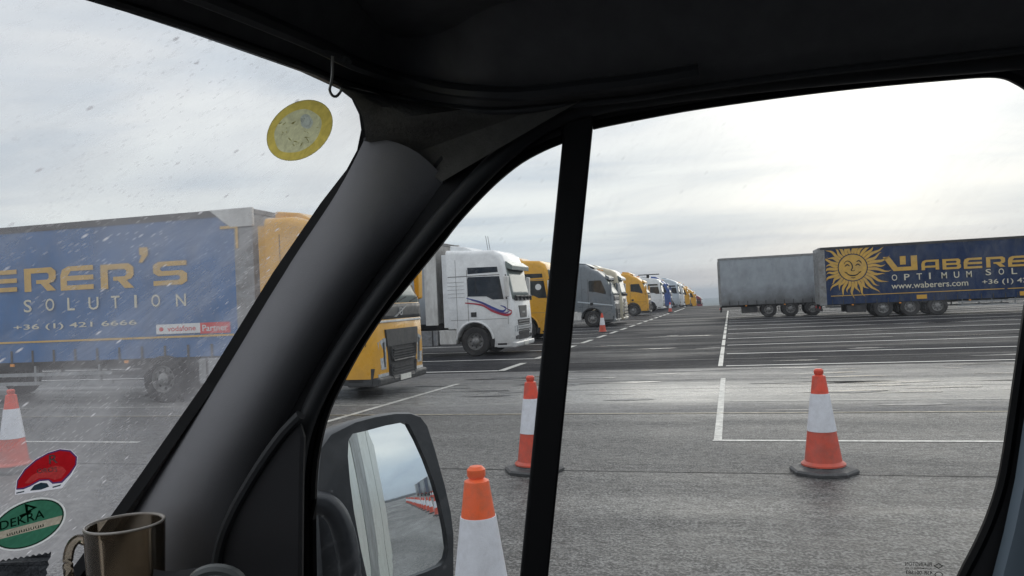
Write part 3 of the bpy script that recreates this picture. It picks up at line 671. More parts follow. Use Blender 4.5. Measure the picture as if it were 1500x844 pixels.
# ---------------------------------------------------------------- traffic cones
M_cone = mat('cone_orange', (.74, .07, .03), .45, var=.12, grime=(.22, .06, .045), gamt=.5, gscale=9, lowdirt=(.05, .55, (.25, .12, .09), .35))
M_cone2 = mat('cone_light_orange', (.88, .13, .03), .45, var=.06, grime=(.35, .12, .06), gamt=.45, gscale=14)
M_sleeve = mat('reflective_sleeve', (.74, .76, .82), .4, var=.06, grime=(.45, .45, .47), gamt=.4, gscale=9, bump=.2, bscale=120)
M_cbase = mat('cone_base_rubber', (.045, .047, .05), .6, grime=(.13, .13, .13), gamt=.5, gscale=6)
def cone(loc, label, simple=False, m=None, rz=.2):
    root = empty('traffic_cone', loc, rz); tag(root, label, 'traffic cone', 'orange and white traffic cones on the tarmac')
    b = MB(); oc = []
    for k in range(8):
        a = math.pi/8+k*math.pi/4; oc.append((a, .30))
    rows = [[Vector((math.cos(a)*r, math.sin(a)*r, z)) for a, _ in oc] for r, z in ((.315, 0), (.32, .025), (.30, .042), (.235, .052), (.19, .075))]
    b.grid(rows, 0, True); b.poly(rows[-1]); b.build('base', M_cbase, root)
    sg = 12 if simple else 40
    c = MB(); c.lathe([(.205, .07), (.205, .085), (.172, .11), (.060, .93)], seg=sg, cap=False)
    c.lathe([(.060, .93), (.036, .942), (.045, .955), (.045, .985), (.030, 1.0)], seg=sg) ; c.build('body', m or M_cone, root, smooth=True)
    s = MB(); f = lambda z: .172-(.112)*(z-.11)/.82+.004
    s.lathe([(f(.40)-.003, .399), (f(.40), .40), (f(.76), .76), (f(.76)-.003, .761)], seg=sg, cap=False); s.build('reflective_sleeve', M_sleeve, root, smooth=True)
    return root
p = gnd(1207, 692); cone((p.x, p.y, .008), 'traffic cone standing alone on the road in front of the right window')
p = gnd(783, 690); cone((p.x, p.y, .008), 'traffic cone half hidden behind the black window divider', rz=.5)
p = gnd(20, 690); cone((p.x, p.y, .008), 'traffic cone seen through the dirty windscreen at the far left', rz=.1)
cone((-1.235, 3.57, .008), 'nearest traffic cone, bright orange tip and white sleeve beside the wing mirror', m=M_cone2)
p = gnd(883, 488); cone((p.x, p.y, .01), 'small distant traffic cone in front of the grey cab')
p = gnd(982, 457.5); cone((p.x, p.y, .01), 'tiny traffic cone far down the row beside the white cabs')
src = cone((30, 3.5, .008), 'traffic cone in the line behind the van, seen only in the wing mirror', simple=True)
def copy_tree(o, parent=None):
    c = o.copy(); col.objects.link(c); c.parent = parent
    for k in list(o.children): copy_tree(k, c)
    return c
k = 0
for y, x0, n in ((3.4, 10, 26), (7.4, 20, 18)):
    for i in range(n):
        if y == 3.5 and i == 0: src.location = (x0, y, .008); continue
        c = copy_tree(src); c.location = (x0+i*4.2, y+random.uniform(-.06, .06), .008)
        c['label'] = 'traffic cone in the line behind the van, seen only in the wing mirror' if y == 3.5 else 'traffic cone in the farther line behind the van, seen only in the wing mirror'

# ---------------------------------------------------------------- the van around the camera
M_int = mat('cabin_black', (.03, .03, .033), .7, spec=.25)
M_trim = mat('pillar_trim', (.21, .21, .222), .75, var=.04, vscale=8, grime=(.17, .17, .17), gamt=.25, gscale=9, bump=.12, bscale=900, spec=.2)
M_corner = mat('headlining_grey', (.11, .107, .10), .85, var=.15, vscale=60, bump=.25, bscale=300, spec=.15)
M_hl = mat('headlining_black', (.13, .13, .135), .9, var=.1, vscale=40, spec=.15)
M_rub = mat('rubber_seal', (.035, .037, .04), .6, spec=.4)
M_frit = mat('glass_border', (.004, .004, .005), .5, spec=.2)
M_wire = mat('wire_metal', (.35, .35, .33), .35, .8)
M_vanwhite = mat('van_white', (.62, .66, .62), .35, var=.04, grime=(.3, .3, .28), gamt=.4, gscale=6)
van = empty('van', (.9, -.2, 0)); tag(van, 'dark van cab we look out of, with windscreen pillar, door window frame and headlining', 'van')
VO = -Vector((.9, -.2, 0))
_b = MB.build
def vb(mb, name, m, parent=None, **kw):       # build a van part: world points, parented to the van root
    mb.v = [v+VO for v in mb.v]
    return mb.build(name, m, parent or van, **kw)
def tr(p, c, t): return p+(c-p)*t

# dirty glass
def dirty_glass(name, base, streak, spots, col_=(.72, .74, .78), ax=((0, .74, .85), (0, -.68, .92))):
    m = bpy.data.materials.new(name); m.use_nodes = True; nt = m.node_tree; nn = nt.nodes; nn.remove(nn['Principled BSDF'])
    out = nn['Material Output']; g = nn.new('ShaderNodeTexCoord').outputs['Object']
    cb = nn.new('ShaderNodeCombineXYZ')
    for k_ in (0, 1):
        d_ = nn.new('ShaderNodeVectorMath'); d_.operation = 'DOT_PRODUCT'; nt.links.new(g, d_.inputs[0]); d_.inputs[1].default_value = ax[k_]; nt.links.new(d_.outputs['Value'], cb.inputs[k_])
    g0 = g; g = cb.outputs[0]
    tp = nn.new('ShaderNodeBsdfTransparent'); tp.inputs[0].default_value = (.955, .97, .965, 1)
    df = nn.new('ShaderNodeBsdfDiffuse'); df.inputs[0].default_value = (*col_, 1)
    tl = nn.new('ShaderNodeBsdfTranslucent'); tl.inputs[0].default_value = (*col_, 1)
    mx = nn.new('ShaderNodeMixShader'); mx.inputs[0].default_value = .65; nt.links.new(df.outputs[0], mx.inputs[1]); nt.links.new(tl.outputs[0], mx.inputs[2])
    big = ramp(nt, noise(nt, g, 5, 6, .6, .5, (1, 1, 1)), [(.35, .5), (.7, 1.7)]).outputs[0]
    stz = ramp(nt, noise(nt, g, 9, 7, .7, .5, (1, 3.0, 1)), [(.50, 0), (.72, 1)]).outputs[0]
    vor = nn.new('ShaderNodeTexVoronoi'); vor.inputs['Scale'].default_value = 95
    mp = nn.new('ShaderNodeMapping'); mp.inputs['Scale'].default_value = (.8, 1.6, 1); nt.links.new(g, mp.inputs[0])
    nt.links.new(mp.outputs[0], vor.inputs['Vector'])
    rnd = nn.new('ShaderNodeSeparateColor'); nt.links.new(vor.outputs['Color'], rnd.inputs[0])
    sel = mth(nt, 'GREATER_THAN', rnd.outputs[0], .90)
    sp = mth(nt, 'MULTIPLY', ramp(nt, vor.outputs['Distance'], [(.10, 1), (.26, 0)]).outputs[0], sel)
    vo2 = nn.new('ShaderNodeTexVoronoi'); vo2.inputs['Scale'].default_value = 230
    mp2 = nn.new('ShaderNodeMapping'); mp2.inputs['Scale'].default_value = (.7, 1.5, 1); mp2.inputs['Rotation'].default_value = (0, 0, .25); nt.links.new(g, mp2.inputs[0]); nt.links.new(mp2.outputs[0], vo2.inputs['Vector'])
    rn2 = nn.new('ShaderNodeSeparateColor'); nt.links.new(vo2.outputs['Color'], rn2.inputs[0])
    ptc = ramp(nt, noise(nt, g, 7, 4, .6), [(.42, 0), (.60, 1)]).outputs[0]
    sp2 = mth(nt, 'MULTIPLY', mth(nt, 'MULTIPLY', ramp(nt, vo2.outputs['Distance'], [(.12, 1), (.4, 0)]).outputs[0], mth(nt, 'GREATER_THAN', rn2.outputs[1], .55)), ptc)
    scr = ramp(nt, noise(nt, g, 40, 6, .8, .6, (1, 3.2, 1, 0, 0, -.15)), [(.56, 0), (.70, 1)]).outputs[0]
    sp = mth(nt, 'ADD', sp, mth(nt, 'ADD', mth(nt, 'MULTIPLY', sp2, .42), mth(nt, 'MULTIPLY', scr, .2)))
    tot = mth(nt, 'ADD', mth(nt, 'MULTIPLY', big, base), mth(nt, 'ADD', mth(nt, 'MULTIPLY', stz, streak), mth(nt, 'MULTIPLY', sp, spots)), clamp=True)
    m1 = nn.new('ShaderNodeMixShader'); nt.links.new(tot, m1.inputs[0]); nt.links.new(tp.outputs[0], m1.inputs[1]); nt.links.new(mx.outputs[0], m1.inputs[2])
    gs = nn.new('ShaderNodeBsdfGlossy'); gs.inputs['Roughness'].default_value = .03
    fr = nn.new('ShaderNodeFresnel'); fr.inputs[0].default_value = 1.25
    m2 = nn.new('ShaderNodeMixShader'); nt.links.new(mth(nt, 'MULTIPLY', fr.outputs[0], .25), m2.inputs[0]); nt.links.new(m1.outputs[0], m2.inputs[1]); nt.links.new(gs.outputs[0], m2.inputs[2])
    nt.links.new(m2.outputs[0], out.inputs['Surface']); return m
M_ws = dirty_glass('dirty_windscreen', .23, .12, .6, (1.0, .985, 1.0))
M_sg = dirty_glass('side_window_glass', .02, .06, .08, ax=((.74, 0, .68), (-.68, 0, .74)))

def zw(x): return 1.6+(x+.607)/.74
def wspt(Y, z, o=0): return Vector((-.607+.74*(z-1.6)-o*.8, Y, z+o*.6))
gedge = [(-60, -62), (60, -24), (120, -3), (280, 49), (440, 105), (497, 131), (515, 145), (526, 168), (529, 190), (523, 220), (508, 248), (470, 297), (400, 399), (300, 560), (200, 703), (165, 752), (95, 848), (60, 897)]
w = MB(); w.add([wspt(-1.0, 1.40), wspt(.80, 1.40), wspt(.80, 2.02), wspt(-1.0, 2.02)], [(0, 1, 2, 3)]); windscreen = vb(w, 'windscreen', M_ws)
# black ceramic border inside the glass edge
w = MB(); band = [ws(*p, .004) for p in gedge]; outer = []
sc_ = [(gedge[i][0], gedge[i][1]) for i in range(len(gedge))]
for i, p in enumerate(sc_):
    a = sc_[max(i-1, 0)]; b = sc_[min(i+1, len(sc_)-1)]; t = Vector((b[0]-a[0], b[1]-a[1])).normalized(); nrm = Vector((t.y, -t.x))
    outer.append(ws(p[0]+nrm.x*34, p[1]+nrm.y*34, .004))
w.grid([band, outer]); w.grid([[p+Vector((.012, 0, -.004)) for p in band], band]); vb(w, 'windscreen_border', M_frit, windscreen)

# A pillar trim: rounded moulding from windscreen edge to door seal
LL = [(536, 200), (505, 262), (470, 315), (410, 405), (315, 560), (196, 748), (120, 870), (90, 920)]
RR = [(652, 262), (604, 330), (552, 400), (492, 490), (428, 600), (372, 720), (338, 870), (335, 920)]
PL = smoothpath([ws(*p, .02) for p in LL], 5); PR = smoothpath([door(*p, .0) for p in RR], 5)
w = MB(); rows = []
for ia, (a, b) in enumerate(zip(PL, PR)):
    mid = (a+b)/2; n = (CAM-mid); ax = (PL[-1]-PL[0]).normalized(); n = (n-ax*n.dot(ax)).normalized(); row = []
    for k in range(15):
        t = k/14; row.append(a+(b-a)*t+n*(.012+.030*min(1, ia/8))*math.sin(math.pi*t)**.75-ax*.010*max(0, 1-ia/6)*math.sin(math.pi*t))
    rows.append(row)
w.grid(rows)
vb(w, 'pillar_trim', M_trim, smooth=True)
# corner trim above it
w = MB()
CA = [(496, 128), (515, 142), (527, 160), (533, 180), (536, 206), (560, 216), (590, 230), (620, 247), (648, 266)]
CB = [(500, 126), (560, 140), (620, 152), (680, 160), (730, 162), (775, 158), (810, 152), (830, 150), (850, 148)]
def blend(px, py):
    t = min(max((px-500)/180, 0), 1); t = t*t*(3-2*t); return tr(ws(px, py, .015), door(px, py, -.022), t)
rows = []
for k in range(9):
    t = k/8; rows.append([tr(blend(*a), blend(*b), t)+(CAM-blend(*a)).normalized()*(.012*math.sin(math.pi*t)+.016) for a, b in zip(CA, CB)])
w.grid(rows); ctr = vb(w, 'corner_trim', M_corner, smooth=True)
w = MB(); q_ = blend(545, 158); nrm = (CAM-q_).normalized(); w.lathe([(.0028, .0), (.002, .002)], q_+nrm*.008, 'y', 12); vb(w, 'screw_cap', M_int, ctr)
w = MB(); w.tube(smoothpath([blend(*p)+(CAM-blend(*p)).normalized()*.012 for p in ((534, 204), (560, 211), (590, 224), (620, 243), (650, 268))], 4), .0016); vb(w, 'trim_edge', M_rub, ctr)

# door frame with two window openings
quarter = [(824, 204), (795, 216), (762, 234), (730, 259), (700, 288), (668, 323), (640, 359), (600, 408), (560, 457), (528, 505), (500, 556), (480, 598), (468, 640), (460, 690), (458, 760), (460, 900), (756, 900)]
mainw = [(868, 184), (900, 177), (1000, 158), (1100, 143), (1200, 130), (1300, 119), (1400, 110), (1440, 107), (1468, 108), (1490, 116), (1515, 135), (1530, 180), (1520, 360), (1503, 480), (1490, 570), (1472, 690), (1455, 750), (1436, 795), (1408, 850), (1390, 900), (794, 900)]
outerd = [(300, 930), (318, 840), (355, 730), (410, 615), (470, 515), (522, 425), (572, 343), (608, 278), (655, 215), (740, 160), (860, 120), (1000, 85), (1300, 55), (1620, 40), (1700, 400), (1680, 930)]
w = MB(); w.slab([outerd, quarter, mainw], lambda x, y: door(x, y, .0), lambda x, y: door(x, y, .045))
dr = vb(w, 'door', M_int, bevel=.003)
w = MB(); w.slab([[(821, 150), (869, 150), (869, 184), (797, 905), (757, 905), (824, 204)]], lambda x, y: door(x, y, -.012), lambda x, y: door(x, y, -.001)); vb(w, 'window_divider', M_frit, dr, bevel=.002)
for nm, o in (('quarter_glass', quarter), ('window_glass', mainw)):
    w = MB(); pts = [tuple(Vector(p)) for p in o]; w.holes([pts], lambda x, y: door(x, y, .028)); gso = vb(w, nm, M_sg, dr)
# glazing mark, read from outside so mirrored here
w = MB()
def gm(body, x0, y0, x1, y1):
    put_text(w, body, lambda u, v: door(x1-u*(x1-x0), y1-v*(y1-y0)-.02*(u*(x1-x0)), .026))
gm('PILKINGTON', 1326, 824, 1365, 829.5); gm('AUTOMOTIVE GLASS', 1326, 831.8, 1365, 834.5); gm('43R-001583', 1327, 836.5, 1366, 842)
w.slab([[(1367, 829), (1375, 825), (1382, 829), (1375, 833.5)], [(1369.5, 829), (1375, 826.3), (1379.5, 829), (1375, 832)]], lambda x, y: door(x, y, .026), lambda x, y: door(x, y, .0255))
w.slab([[(1375+6*math.cos(a), 842+4.5*math.sin(a)) for a in [i*math.pi/10 for i in range(20)]], [(1375+4.8*math.cos(a), 842+3.5*math.sin(a)) for a in [i*math.pi/10 for i in range(20)]]], lambda x, y: door(x, y, .026), lambda x, y: door(x, y, .0255))
vb(w, 'glazing_mark', M_frit, gso, weld=False)
# weather seal around the door opening
w = MB(); sealp = [(1700, 62), (1500, 85), (1300, 102), (1100, 122), (960, 140), (880, 153), (820, 172), (770, 200), (715, 247), (660, 306), (600, 378), (545, 450), (495, 525), (460, 590), (440, 650), (432, 720), (430, 800), (432, 900)]
w.tube(smoothpath([door(*p, -.012) for p in sealp], 4), .0085, 10); vb(w, 'door_seal', M_rub, dr, smooth=True)
w = MB(); w.tube(smoothpath([door(*p, .0) for p in quarter[:-1]], 3), .004, 6); w.tube(smoothpath([door(*p, .0) for p in mainw[:-1]], 3), .004, 6); vb(w, 'glass_channel', M_frit, dr, smooth=True)
# mirror sail panel (quarter corner trim)
w = MB(); sail = [(440, 612), (448, 640), (446, 700), (444, 900), (300, 900), (316, 820), (336, 760), (372, 695), (410, 640)]
w.slab([sail], lambda x, y: door(x, y, -.03), lambda x, y: door(x, y, -.002)); vb(w, 'sail_panel', M_int, dr, bevel=.006)
w = MB(); w.tube(smoothpath([door(*p, -.032) for p in ((316, 900), (318, 820), (336, 760), (372, 695), (410, 640), (440, 608))], 5), .005, 8); vb(w, 'sail_edge', M_rub, dr, smooth=True)
# rear pillar strip, bluish plastic at the right edge
w = MB()
BPL = [(1560, 300), (1520, 480), (1502, 600), (1487, 700), (1470, 780), (1452, 850), (1440, 900)]
w.grid([[door(x, y, -.006) for x, y in BPL], [door(x+16, y, -.020) for x, y in BPL], [door(x+45, y, -.02) for x, y in BPL], [door(x+120, y, -.0) for x, y in BPL]])
vb(w, 'rear_pillar_trim', mat('pillar_blue_grey', (.22, .28, .34), .5), smooth=True)

# headlining
E1 = [(-120, -92), (60, -34), (130, -11), (280, 36), (440, 92), (500, 117), (560, 134), (620, 149), (680, 158), (730, 161), (780, 158), (830, 152), (920, 143), (1000, 131), (1100, 117), (1200, 104), (1300, 93), (1400, 82), (1500, 71), (1650, 55)]
def hp(px, py):
    t = min(max((px-500)/180, 0), 1); t = t*t*(3-2*t); return tr(ws(px, py, .03), door(px, py, -.03), t)
edge = smoothpath([hp(*p) for p in E1], 3)
def inward(p, d, dz):
    c = Vector((.25, .0, p.z)); v = (c-p); v.z = 0; L_ = v.length; v.normalize(); return p+v*min(d, L_*.9)+Vector((0, 0, dz))
rows = [edge, [inward(p, .012, .008) for p in edge], [inward(p, .03, .012) for p in edge], [inward(p, .055, .035) for p in edge], [inward(p, .09, .075) for p in edge], [inward(p, .16, .10) for p in edge], [inward(p, .30, .115) for p in edge]]
w = MB(); w.grid(rows)
last = rows[-1]; cc = Vector((.4, -.3, 2.12)); w.add(last+[cc], [(i, i+1, len(last)) for i in range(len(last)-1)])
hlg = vb(w, 'headlining', M_hl, smooth=True)
w = MB(); w.tube([p+Vector((0, -.004, -.002)) for p in edge], .0032, 8); vb(w, 'headlining_edge', M_rub, hlg, smooth=True)
w = MB(); w.tube([inward(p, .035, .004) for p in edge[:40]], .006, 8); vb(w, 'header_moulding', M_rub, hlg, smooth=True)
# visor panel and grab recess
w = MB(); vis = [(560, 95), (740, 132), (840, 110), (900, 60), (925, 20), (905, -60), (420, -60), (520, 40)]
def vp(px, py, z=2.035): d = ray(px, py); return CAM+d*((z-CAM.z)/d.z)
vis = [(x, y-40) for x, y in vis]
w.slab([vis], lambda x, y: vp(x, y, 2.03), lambda x, y: vp(x, y, 2.045)); vb(w, 'sun_visor', M_hl, bevel=.006)
w = MB(); w.slab([[(1045, -20), (1118, -20), (1118, 2), (1105, 11), (1060, 13), (1048, 6)]], lambda x, y: vp(x, y, 2.06), lambda x, y: vp(x, y, 2.075)); vb(w, 'roof_lamp', M_rub, bevel=.004)
w = MB()   # outer shell of the cab so no light leaks in
w.box(-.30, 2.2, -1.0, .62, 2.14, 2.17); w.box(.95, .98, -1.0, .70, .5, 2.14); w.box(-.9, 1.0, -1.0, .7, .55, .60)
w.box(-.5, 1.0, -1.02, -1.0, .6, 1.5); w.box(-.36, 2.2, .66, .70, 2.02, 2.17); w.box(-.36, -.28, -1.0, .70, 2.03, 2.16)
w.box(.92, 1.0, .55, .712, .6, 2.1)
vb(w, 'cab_shell', M_int)
w = MB(); w.box(-1.0, .95, .716, .735, .5, 1.50); vb(w, 'door_lower_panel', M_int)
# dashboard
w = MB(); dsh = [(-.80, .62, 1.44), ]
w.grid([[Vector((-.74, y, 1.425)) for y in (-1, -.5, 0, .3, .5, .66)], [Vector((-.60, y, 1.462)) for y in (-1, -.5, 0, .3, .5, .66)], [Vector((-.35, y, 1.455)) for y in (-1, -.5, 0, .3, .5, .66)], [Vector((-.22, y, 1.40)) for y in (-1, -.5, 0, .3, .5, .66)], [Vector((-.20, y, .6)) for y in (-1, -.5, 0, .3, .5, .66)]])
dash = vb(w, 'dashboard', M_int, smooth=True)
w = MB(); pc = CAM+ray(318, 858)*.60
vt = []
for k in range(25):
    a = 2*math.pi*k/24; vt.append(CAM+ray(318+37*math.cos(a), 858+24*math.sin(a))*.60)
w.tube(vt, .0045, 8); w.tube([p_+(pc-p_)*.35 for p_ in vt], .003, 8)
vb(w, 'air_vent', mat('vent_ring', (.10, .11, .11), .35), dash, smooth=True)
w = MB(); w.grid([[CAM+ray(225+i*16, 834+3*math.sin(i))*.64 for i in range(8)], [CAM+ray(220+i*17, 880)*.60 for i in range(8)]]); 
vb(w, 'dashboard_corner', M_int, dash)

# wing mirror
MD = 1.02
D0 = ray(578, 729).normalized(); nM = (Vector((1, 0.0, 0.0))-D0).normalized(); C0 = CAM+ray(578, 729)*MD
CURV = 4.5
mu = Vector((0, 0, 1)); mu = (mu-nM*mu.dot(nM)).normalized(); ms = mu.cross(nM)
def mir(px, py, off=0):
    d = ray(px, py); t = (C0-CAM).dot(nM)/d.dot(nM); return CAM+d*t+nM*off
glass = [(505, 668), (506, 645), (512, 636), (530, 632), (560, 624), (587, 619), (594, 622), (606, 645), (618, 672), (630, 704), (640, 738), (648, 775), (652, 803), (649, 818), (640, 828), (620, 837), (600, 844), (570, 855), (540, 868), (534, 850), (524, 805), (514, 750), (508, 705)]
w = MB(); cpx = (575, 740); rows = []
for k in range(13):
    t = k/12; rows.append([(cpx[0]+(x-cpx[0])*t, cpx[1]+(y-cpx[1])*t) for x, y in glass])
def mc(px, py):
    p = mir(px, py); d = (p-C0).length; return p-nM*(d*d/(2*CURV))+nM*.004
w.grid([[mc(*p) for p in r] for r in rows[1:]], 0, True); w.add([mc(*cpx)]+[mc(*p) for p in rows[1]], [(0, i+1, (i+1) % len(glass)+1) for i in range(len(glass))])
M_mir = mat('mirror_silver', (.80, .84, .85), .0, 1.0)
M_mir.node_tree.nodes['Principled BSDF'].inputs['Roughness'].default_value = .01
wm = MB(); hous = [(458, 730), (461, 690), (464, 656), (479, 635), (515, 617), (545, 609), (575, 604), (598, 604), (612, 609), (622, 622), (633, 656), (648, 710), (657, 750), (661, 783), (661, 860), (640, 900), (470, 900)]
hn = len(hous); hc = (565, 750)
def hrow(s, off): return [mir(hc[0]+(x-hc[0])*s, hc[1]+(y-hc[1])*s, off) for x, y in hous]
gl_out = []
wm.grid([hrow(1, 0.0), hrow(1.0, -.02), hrow(.985, -.05), hrow(.92, -.085), hrow(.75, -.11), hrow(.4, -.12)], 0, True); wm.poly(hrow(.4, -.12))
wm.holes([[(hc[0]+(x-hc[0])*.98, hc[1]+(y-hc[1])*.98) for x, y in hous], glass], lambda x, y: mir(x, y, .008))
wm.grid([hrow(.98, .008), hrow(1, 0)], 0, True)
wm.grid([[mir(x, y, .008) for x, y in glass], [mir(x, y, -.02) for x, y in glass]], 0, True)
M_hous = mat('mirror_housing', (.028, .034, .042), .38, var=.15, grime=(.07, .08, .09), gamt=.5, gscale=25)
wing = vb(wm, 'wing_mirror', M_hous, smooth=True); wing['label'] = 'dark grey wing mirror showing the van side and cones behind'
vb(w, 'mirror_glass', M_mir, wing, smooth=True)
w = MB(); w.tube(smoothpath([mir(440, 735, .02), mir(462, 740, .03), mir(478, 765, .035), mir(490, 820, .035), mir(496, 900, .03)], 6), [.014]*24+[.014], 12); vb(w, 'mirror_arm', M_hous, wing, smooth=True)

# outside of the van body, behind the door: what the wing mirror shows
xm = (mir(510, 740)).y
VY = xm-.17
w = MB(); w.box(.98, 9.5, VY-.02, VY, .55, 2.60); w.box(.97, 9.52, VY-.05, VY-.022, .35, .62); side = vb(w, 'side_panel', M_vanwhite, bevel=.015)
w = MB(); w.box(2.3, 3.5, VY, VY+.004, .6, 2.55); w.box(5.9, 5.95, VY, VY+.003, .6, 2.55); vb(w, 'panel_gap', mat('seal_grey', (.26, .28, .28), .5, var=.3, vscale=4, grime=(.1, .1, .1), gamt=.8, gscale=5), side)

# hook and socket on the header
def hd(px, py, o=.055): return tr(ws(px, py), CAM, o)
hk = empty('wire_hook', hd(487, 78)); tag(hk, 'thin metal wire hook hanging from the headlining above the windscreen corner', 'hook')
hv = -Vector(hk.location)
w = MB(); w.tube(smoothpath([hd(487, 78, .10), hd(487, 92, .10), hd(487, 108, .10), hd(485, 122, .10), hd(483, 132, .10), hd(487, 140, .10), hd(493, 141, .10), hd(499, 134, .10), hd(500, 128, .10)], 5), .0011, 8); w.v = [v+hv for v in w.v]; w.build('wire', M_wire, hk, smooth=True)
w = MB(); w.slab([[(466, 74), (478, 73), (500, 80), (498, 84), (480, 81)]], lambda x, y: hd(x, y, .098), lambda x, y: hd(x, y, .108)); w.v = [v+hv for v in w.v]; w.build('plate', mat('hook_plate', (.07, .07, .075), .5), hk)
w = MB()
for k in range(16): pass
w.slab([[(506+10*math.cos(a)+0*math.sin(a), 88+5.5*math.sin(a)+3*math.cos(a)) for a in [i*math.pi/10 for i in range(20)]]], lambda x, y: hd(x, y, .098), lambda x, y: hd(x, y, .112)); vb(w, 'screw_socket', mat('socket_grey', (.12, .13, .13), .4, .5, var=.5, vscale=200), hlg)

# ---------------------------------------------------------------- stickers on the windscreen
def trans_mat(name, c, var=.1, vs=60, mixf=.8):
    m = bpy.data.materials.new(name); m.use_nodes = True; nt = m.node_tree; nn = nt.nodes; nn.remove(nn['Principled BSDF'])
    g = nn.new('ShaderNodeTexCoord').outputs['Object']; r = ramp(nt, noise(nt, g, vs, 6, .7, .8), [(.3, tuple(x*(1-var) for x in c)), (.7, tuple(min(1, x*(1+var)) for x in c))])
    a = nn.new('ShaderNodeBsdfDiffuse'); b = nn.new('ShaderNodeBsdfTranslucent'); nt.links.new(r.outputs[0], a.inputs[0]); nt.links.new(r.outputs[0], b.inputs[0])
    mx = nn.new('ShaderNodeMixShader'); mx.inputs[0].default_value = mixf; nt.links.new(a.outputs[0], mx.inputs[1]); nt.links.new(b.outputs[0], mx.inputs[2]); nt.links.new(mx.outputs[0], nn['Material Output'].inputs['Surface']); return m
def ell(cx, cy, a, b, ang, n=40, jit=0):
    o = []
    for i in range(n):
        t = 2*math.pi*i/n; u, v = a*math.cos(t)*(1+jit*math.sin(5*t)), b*math.sin(t); c, s = math.cos(R_(ang)), math.sin(R_(ang)); o.append((cx+u*c+v*s, cy-(u*s-v*c)))
    return o
def so_(k): return lambda x, y: ws(x, y, .010+.0008*k)
S1 = MB(); cen = ell(436, 192, 38, 28, 37, jit=.03); blob = ell(449, 178, 9, 11, 20, 16, .08)
S1.holes([ell(439, 191, 52, 38.6, 37), cen], so_(0), 0); S1.holes([ell(439, 191, 53, 39.6, 37), ell(439, 191, 52, 38.6, 37)], so_(0), 3)
S1.holes([cen, blob], so_(0), 1); S1.holes([blob], so_(0), 2)
def stxt(S, body, x, y, wd, ht, an, mi, k):
    c, s = math.cos(R_(an)), math.sin(R_(an)); vs, fs = text_polys(body); S.add([so_(k)(x+u*wd*c-v*ht*s*.2, y-u*wd*s-v*ht*c) for u, v in vs], fs, mi)
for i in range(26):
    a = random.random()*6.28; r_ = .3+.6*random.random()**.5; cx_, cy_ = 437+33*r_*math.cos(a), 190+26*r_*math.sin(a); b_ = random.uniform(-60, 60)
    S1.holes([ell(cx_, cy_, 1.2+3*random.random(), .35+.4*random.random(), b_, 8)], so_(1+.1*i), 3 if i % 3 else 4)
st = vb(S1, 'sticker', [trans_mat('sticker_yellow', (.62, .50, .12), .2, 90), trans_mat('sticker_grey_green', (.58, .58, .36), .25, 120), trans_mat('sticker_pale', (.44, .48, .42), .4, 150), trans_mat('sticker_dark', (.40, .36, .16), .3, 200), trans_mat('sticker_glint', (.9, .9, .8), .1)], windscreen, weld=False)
st['label'] = 'oval yellow sticker with a worn grey-green centre'
S2 = MB()
outl = [(22, 721), (24.2, 703.5), (35.3, 686.9), (52, 672.7), (69.7, 662.9), (88, 657.2), (104, 659), (113.8, 669), (112.8, 682), (105, 697), (91, 715), (60, 720), (22, 725)]
navy = [(23.5, 717.5), (25, 704), (36, 687.5), (52.5, 673.3), (70, 663.6), (88, 658), (103.5, 659.8), (113, 669.5), (112, 681.5), (103, 695), (91, 707.5), (77, 709), (71, 704), (58, 705), (44, 713), (34, 717)]
red = [(25, 715.5), (27, 704), (37.5, 689), (53.5, 675), (70, 665.8), (88, 660.3), (102, 662), (110.8, 670.5), (110, 681), (101, 693.5), (90, 705), (78, 706.5), (72, 702), (58, 702.5), (44, 710.5), (34, 714.5)]
dull = [(36, 708), (46, 697), (62, 688), (80, 682), (92, 684), (97, 690), (90, 700), (80, 703), (72, 700), (57, 700.5), (44, 708)]
dark = [(44, 719), (50, 711), (60, 707), (69, 708), (72, 713), (60, 717.5)]
S2.holes([outl, navy], so_(0), 1); S2.holes([navy, red], so_(0), 2); S2.holes([red, dull], so_(0), 0); S2.holes([dull], so_(0), 3)
S2.holes([dark], so_(1), 4); S2.holes([[(24, 721.5), (36, 719), (35, 721), (24, 723.5)]], so_(1), 4); S2.holes([[(77, 713), (90, 709.5), (88, 712), (77, 715)]], so_(1), 4)
stxt(S2, 'R', 72, 680, 13, 13, 8, 5, 1); stxt(S2, 'OROS', 54, 694, 30, 7, 6, 5, 1)
st = vb(S2, 'sticker', [trans_mat('sticker_red', (.42, .012, .018), .12), trans_mat('sticker_white', (.8, .8, .84), .05), trans_mat('sticker_navy', (.10, .04, .14)), trans_mat('sticker_dull_red', (.48, .05, .05), .3, 120), trans_mat('sticker_slate', (.04, .07, .09)), mat('sticker_lettering', (.75, .6, .6), .3)], windscreen, weld=False)
st['label'] = 'red half-round sticker with a letter R, above the green oval one'
S3 = MB(); e1, e2, e3 = ell(41, 768, 59, 34, 24), ell(41, 768, 56, 31.5, 24), ell(41, 768, 53.5, 29.5, 24)
bandp = [(-9, 789), (0, 779), (40, 771), (70, 763), (84, 757), (86, 764), (60, 779), (20, 788), (-6, 793)]
S3.holes([e1, e2], so_(0), 2); S3.holes([e2, e3], so_(0), 1); 
def clip(P, f):
    o = []
    for i in range(len(P)):
        a, b = P[i-1], P[i]; fa, fb = f(a), f(b)
        if fa*fb < 0: t = fa/(fa-fb); o.append((a[0]+(b[0]-a[0])*t, a[1]+(b[1]-a[1])*t))
        if fb >= 0: o.append(b)
    return o
l1 = lambda p: 779-.262*p[0]-p[1]; l2 = lambda p: 790-.262*p[0]-p[1]
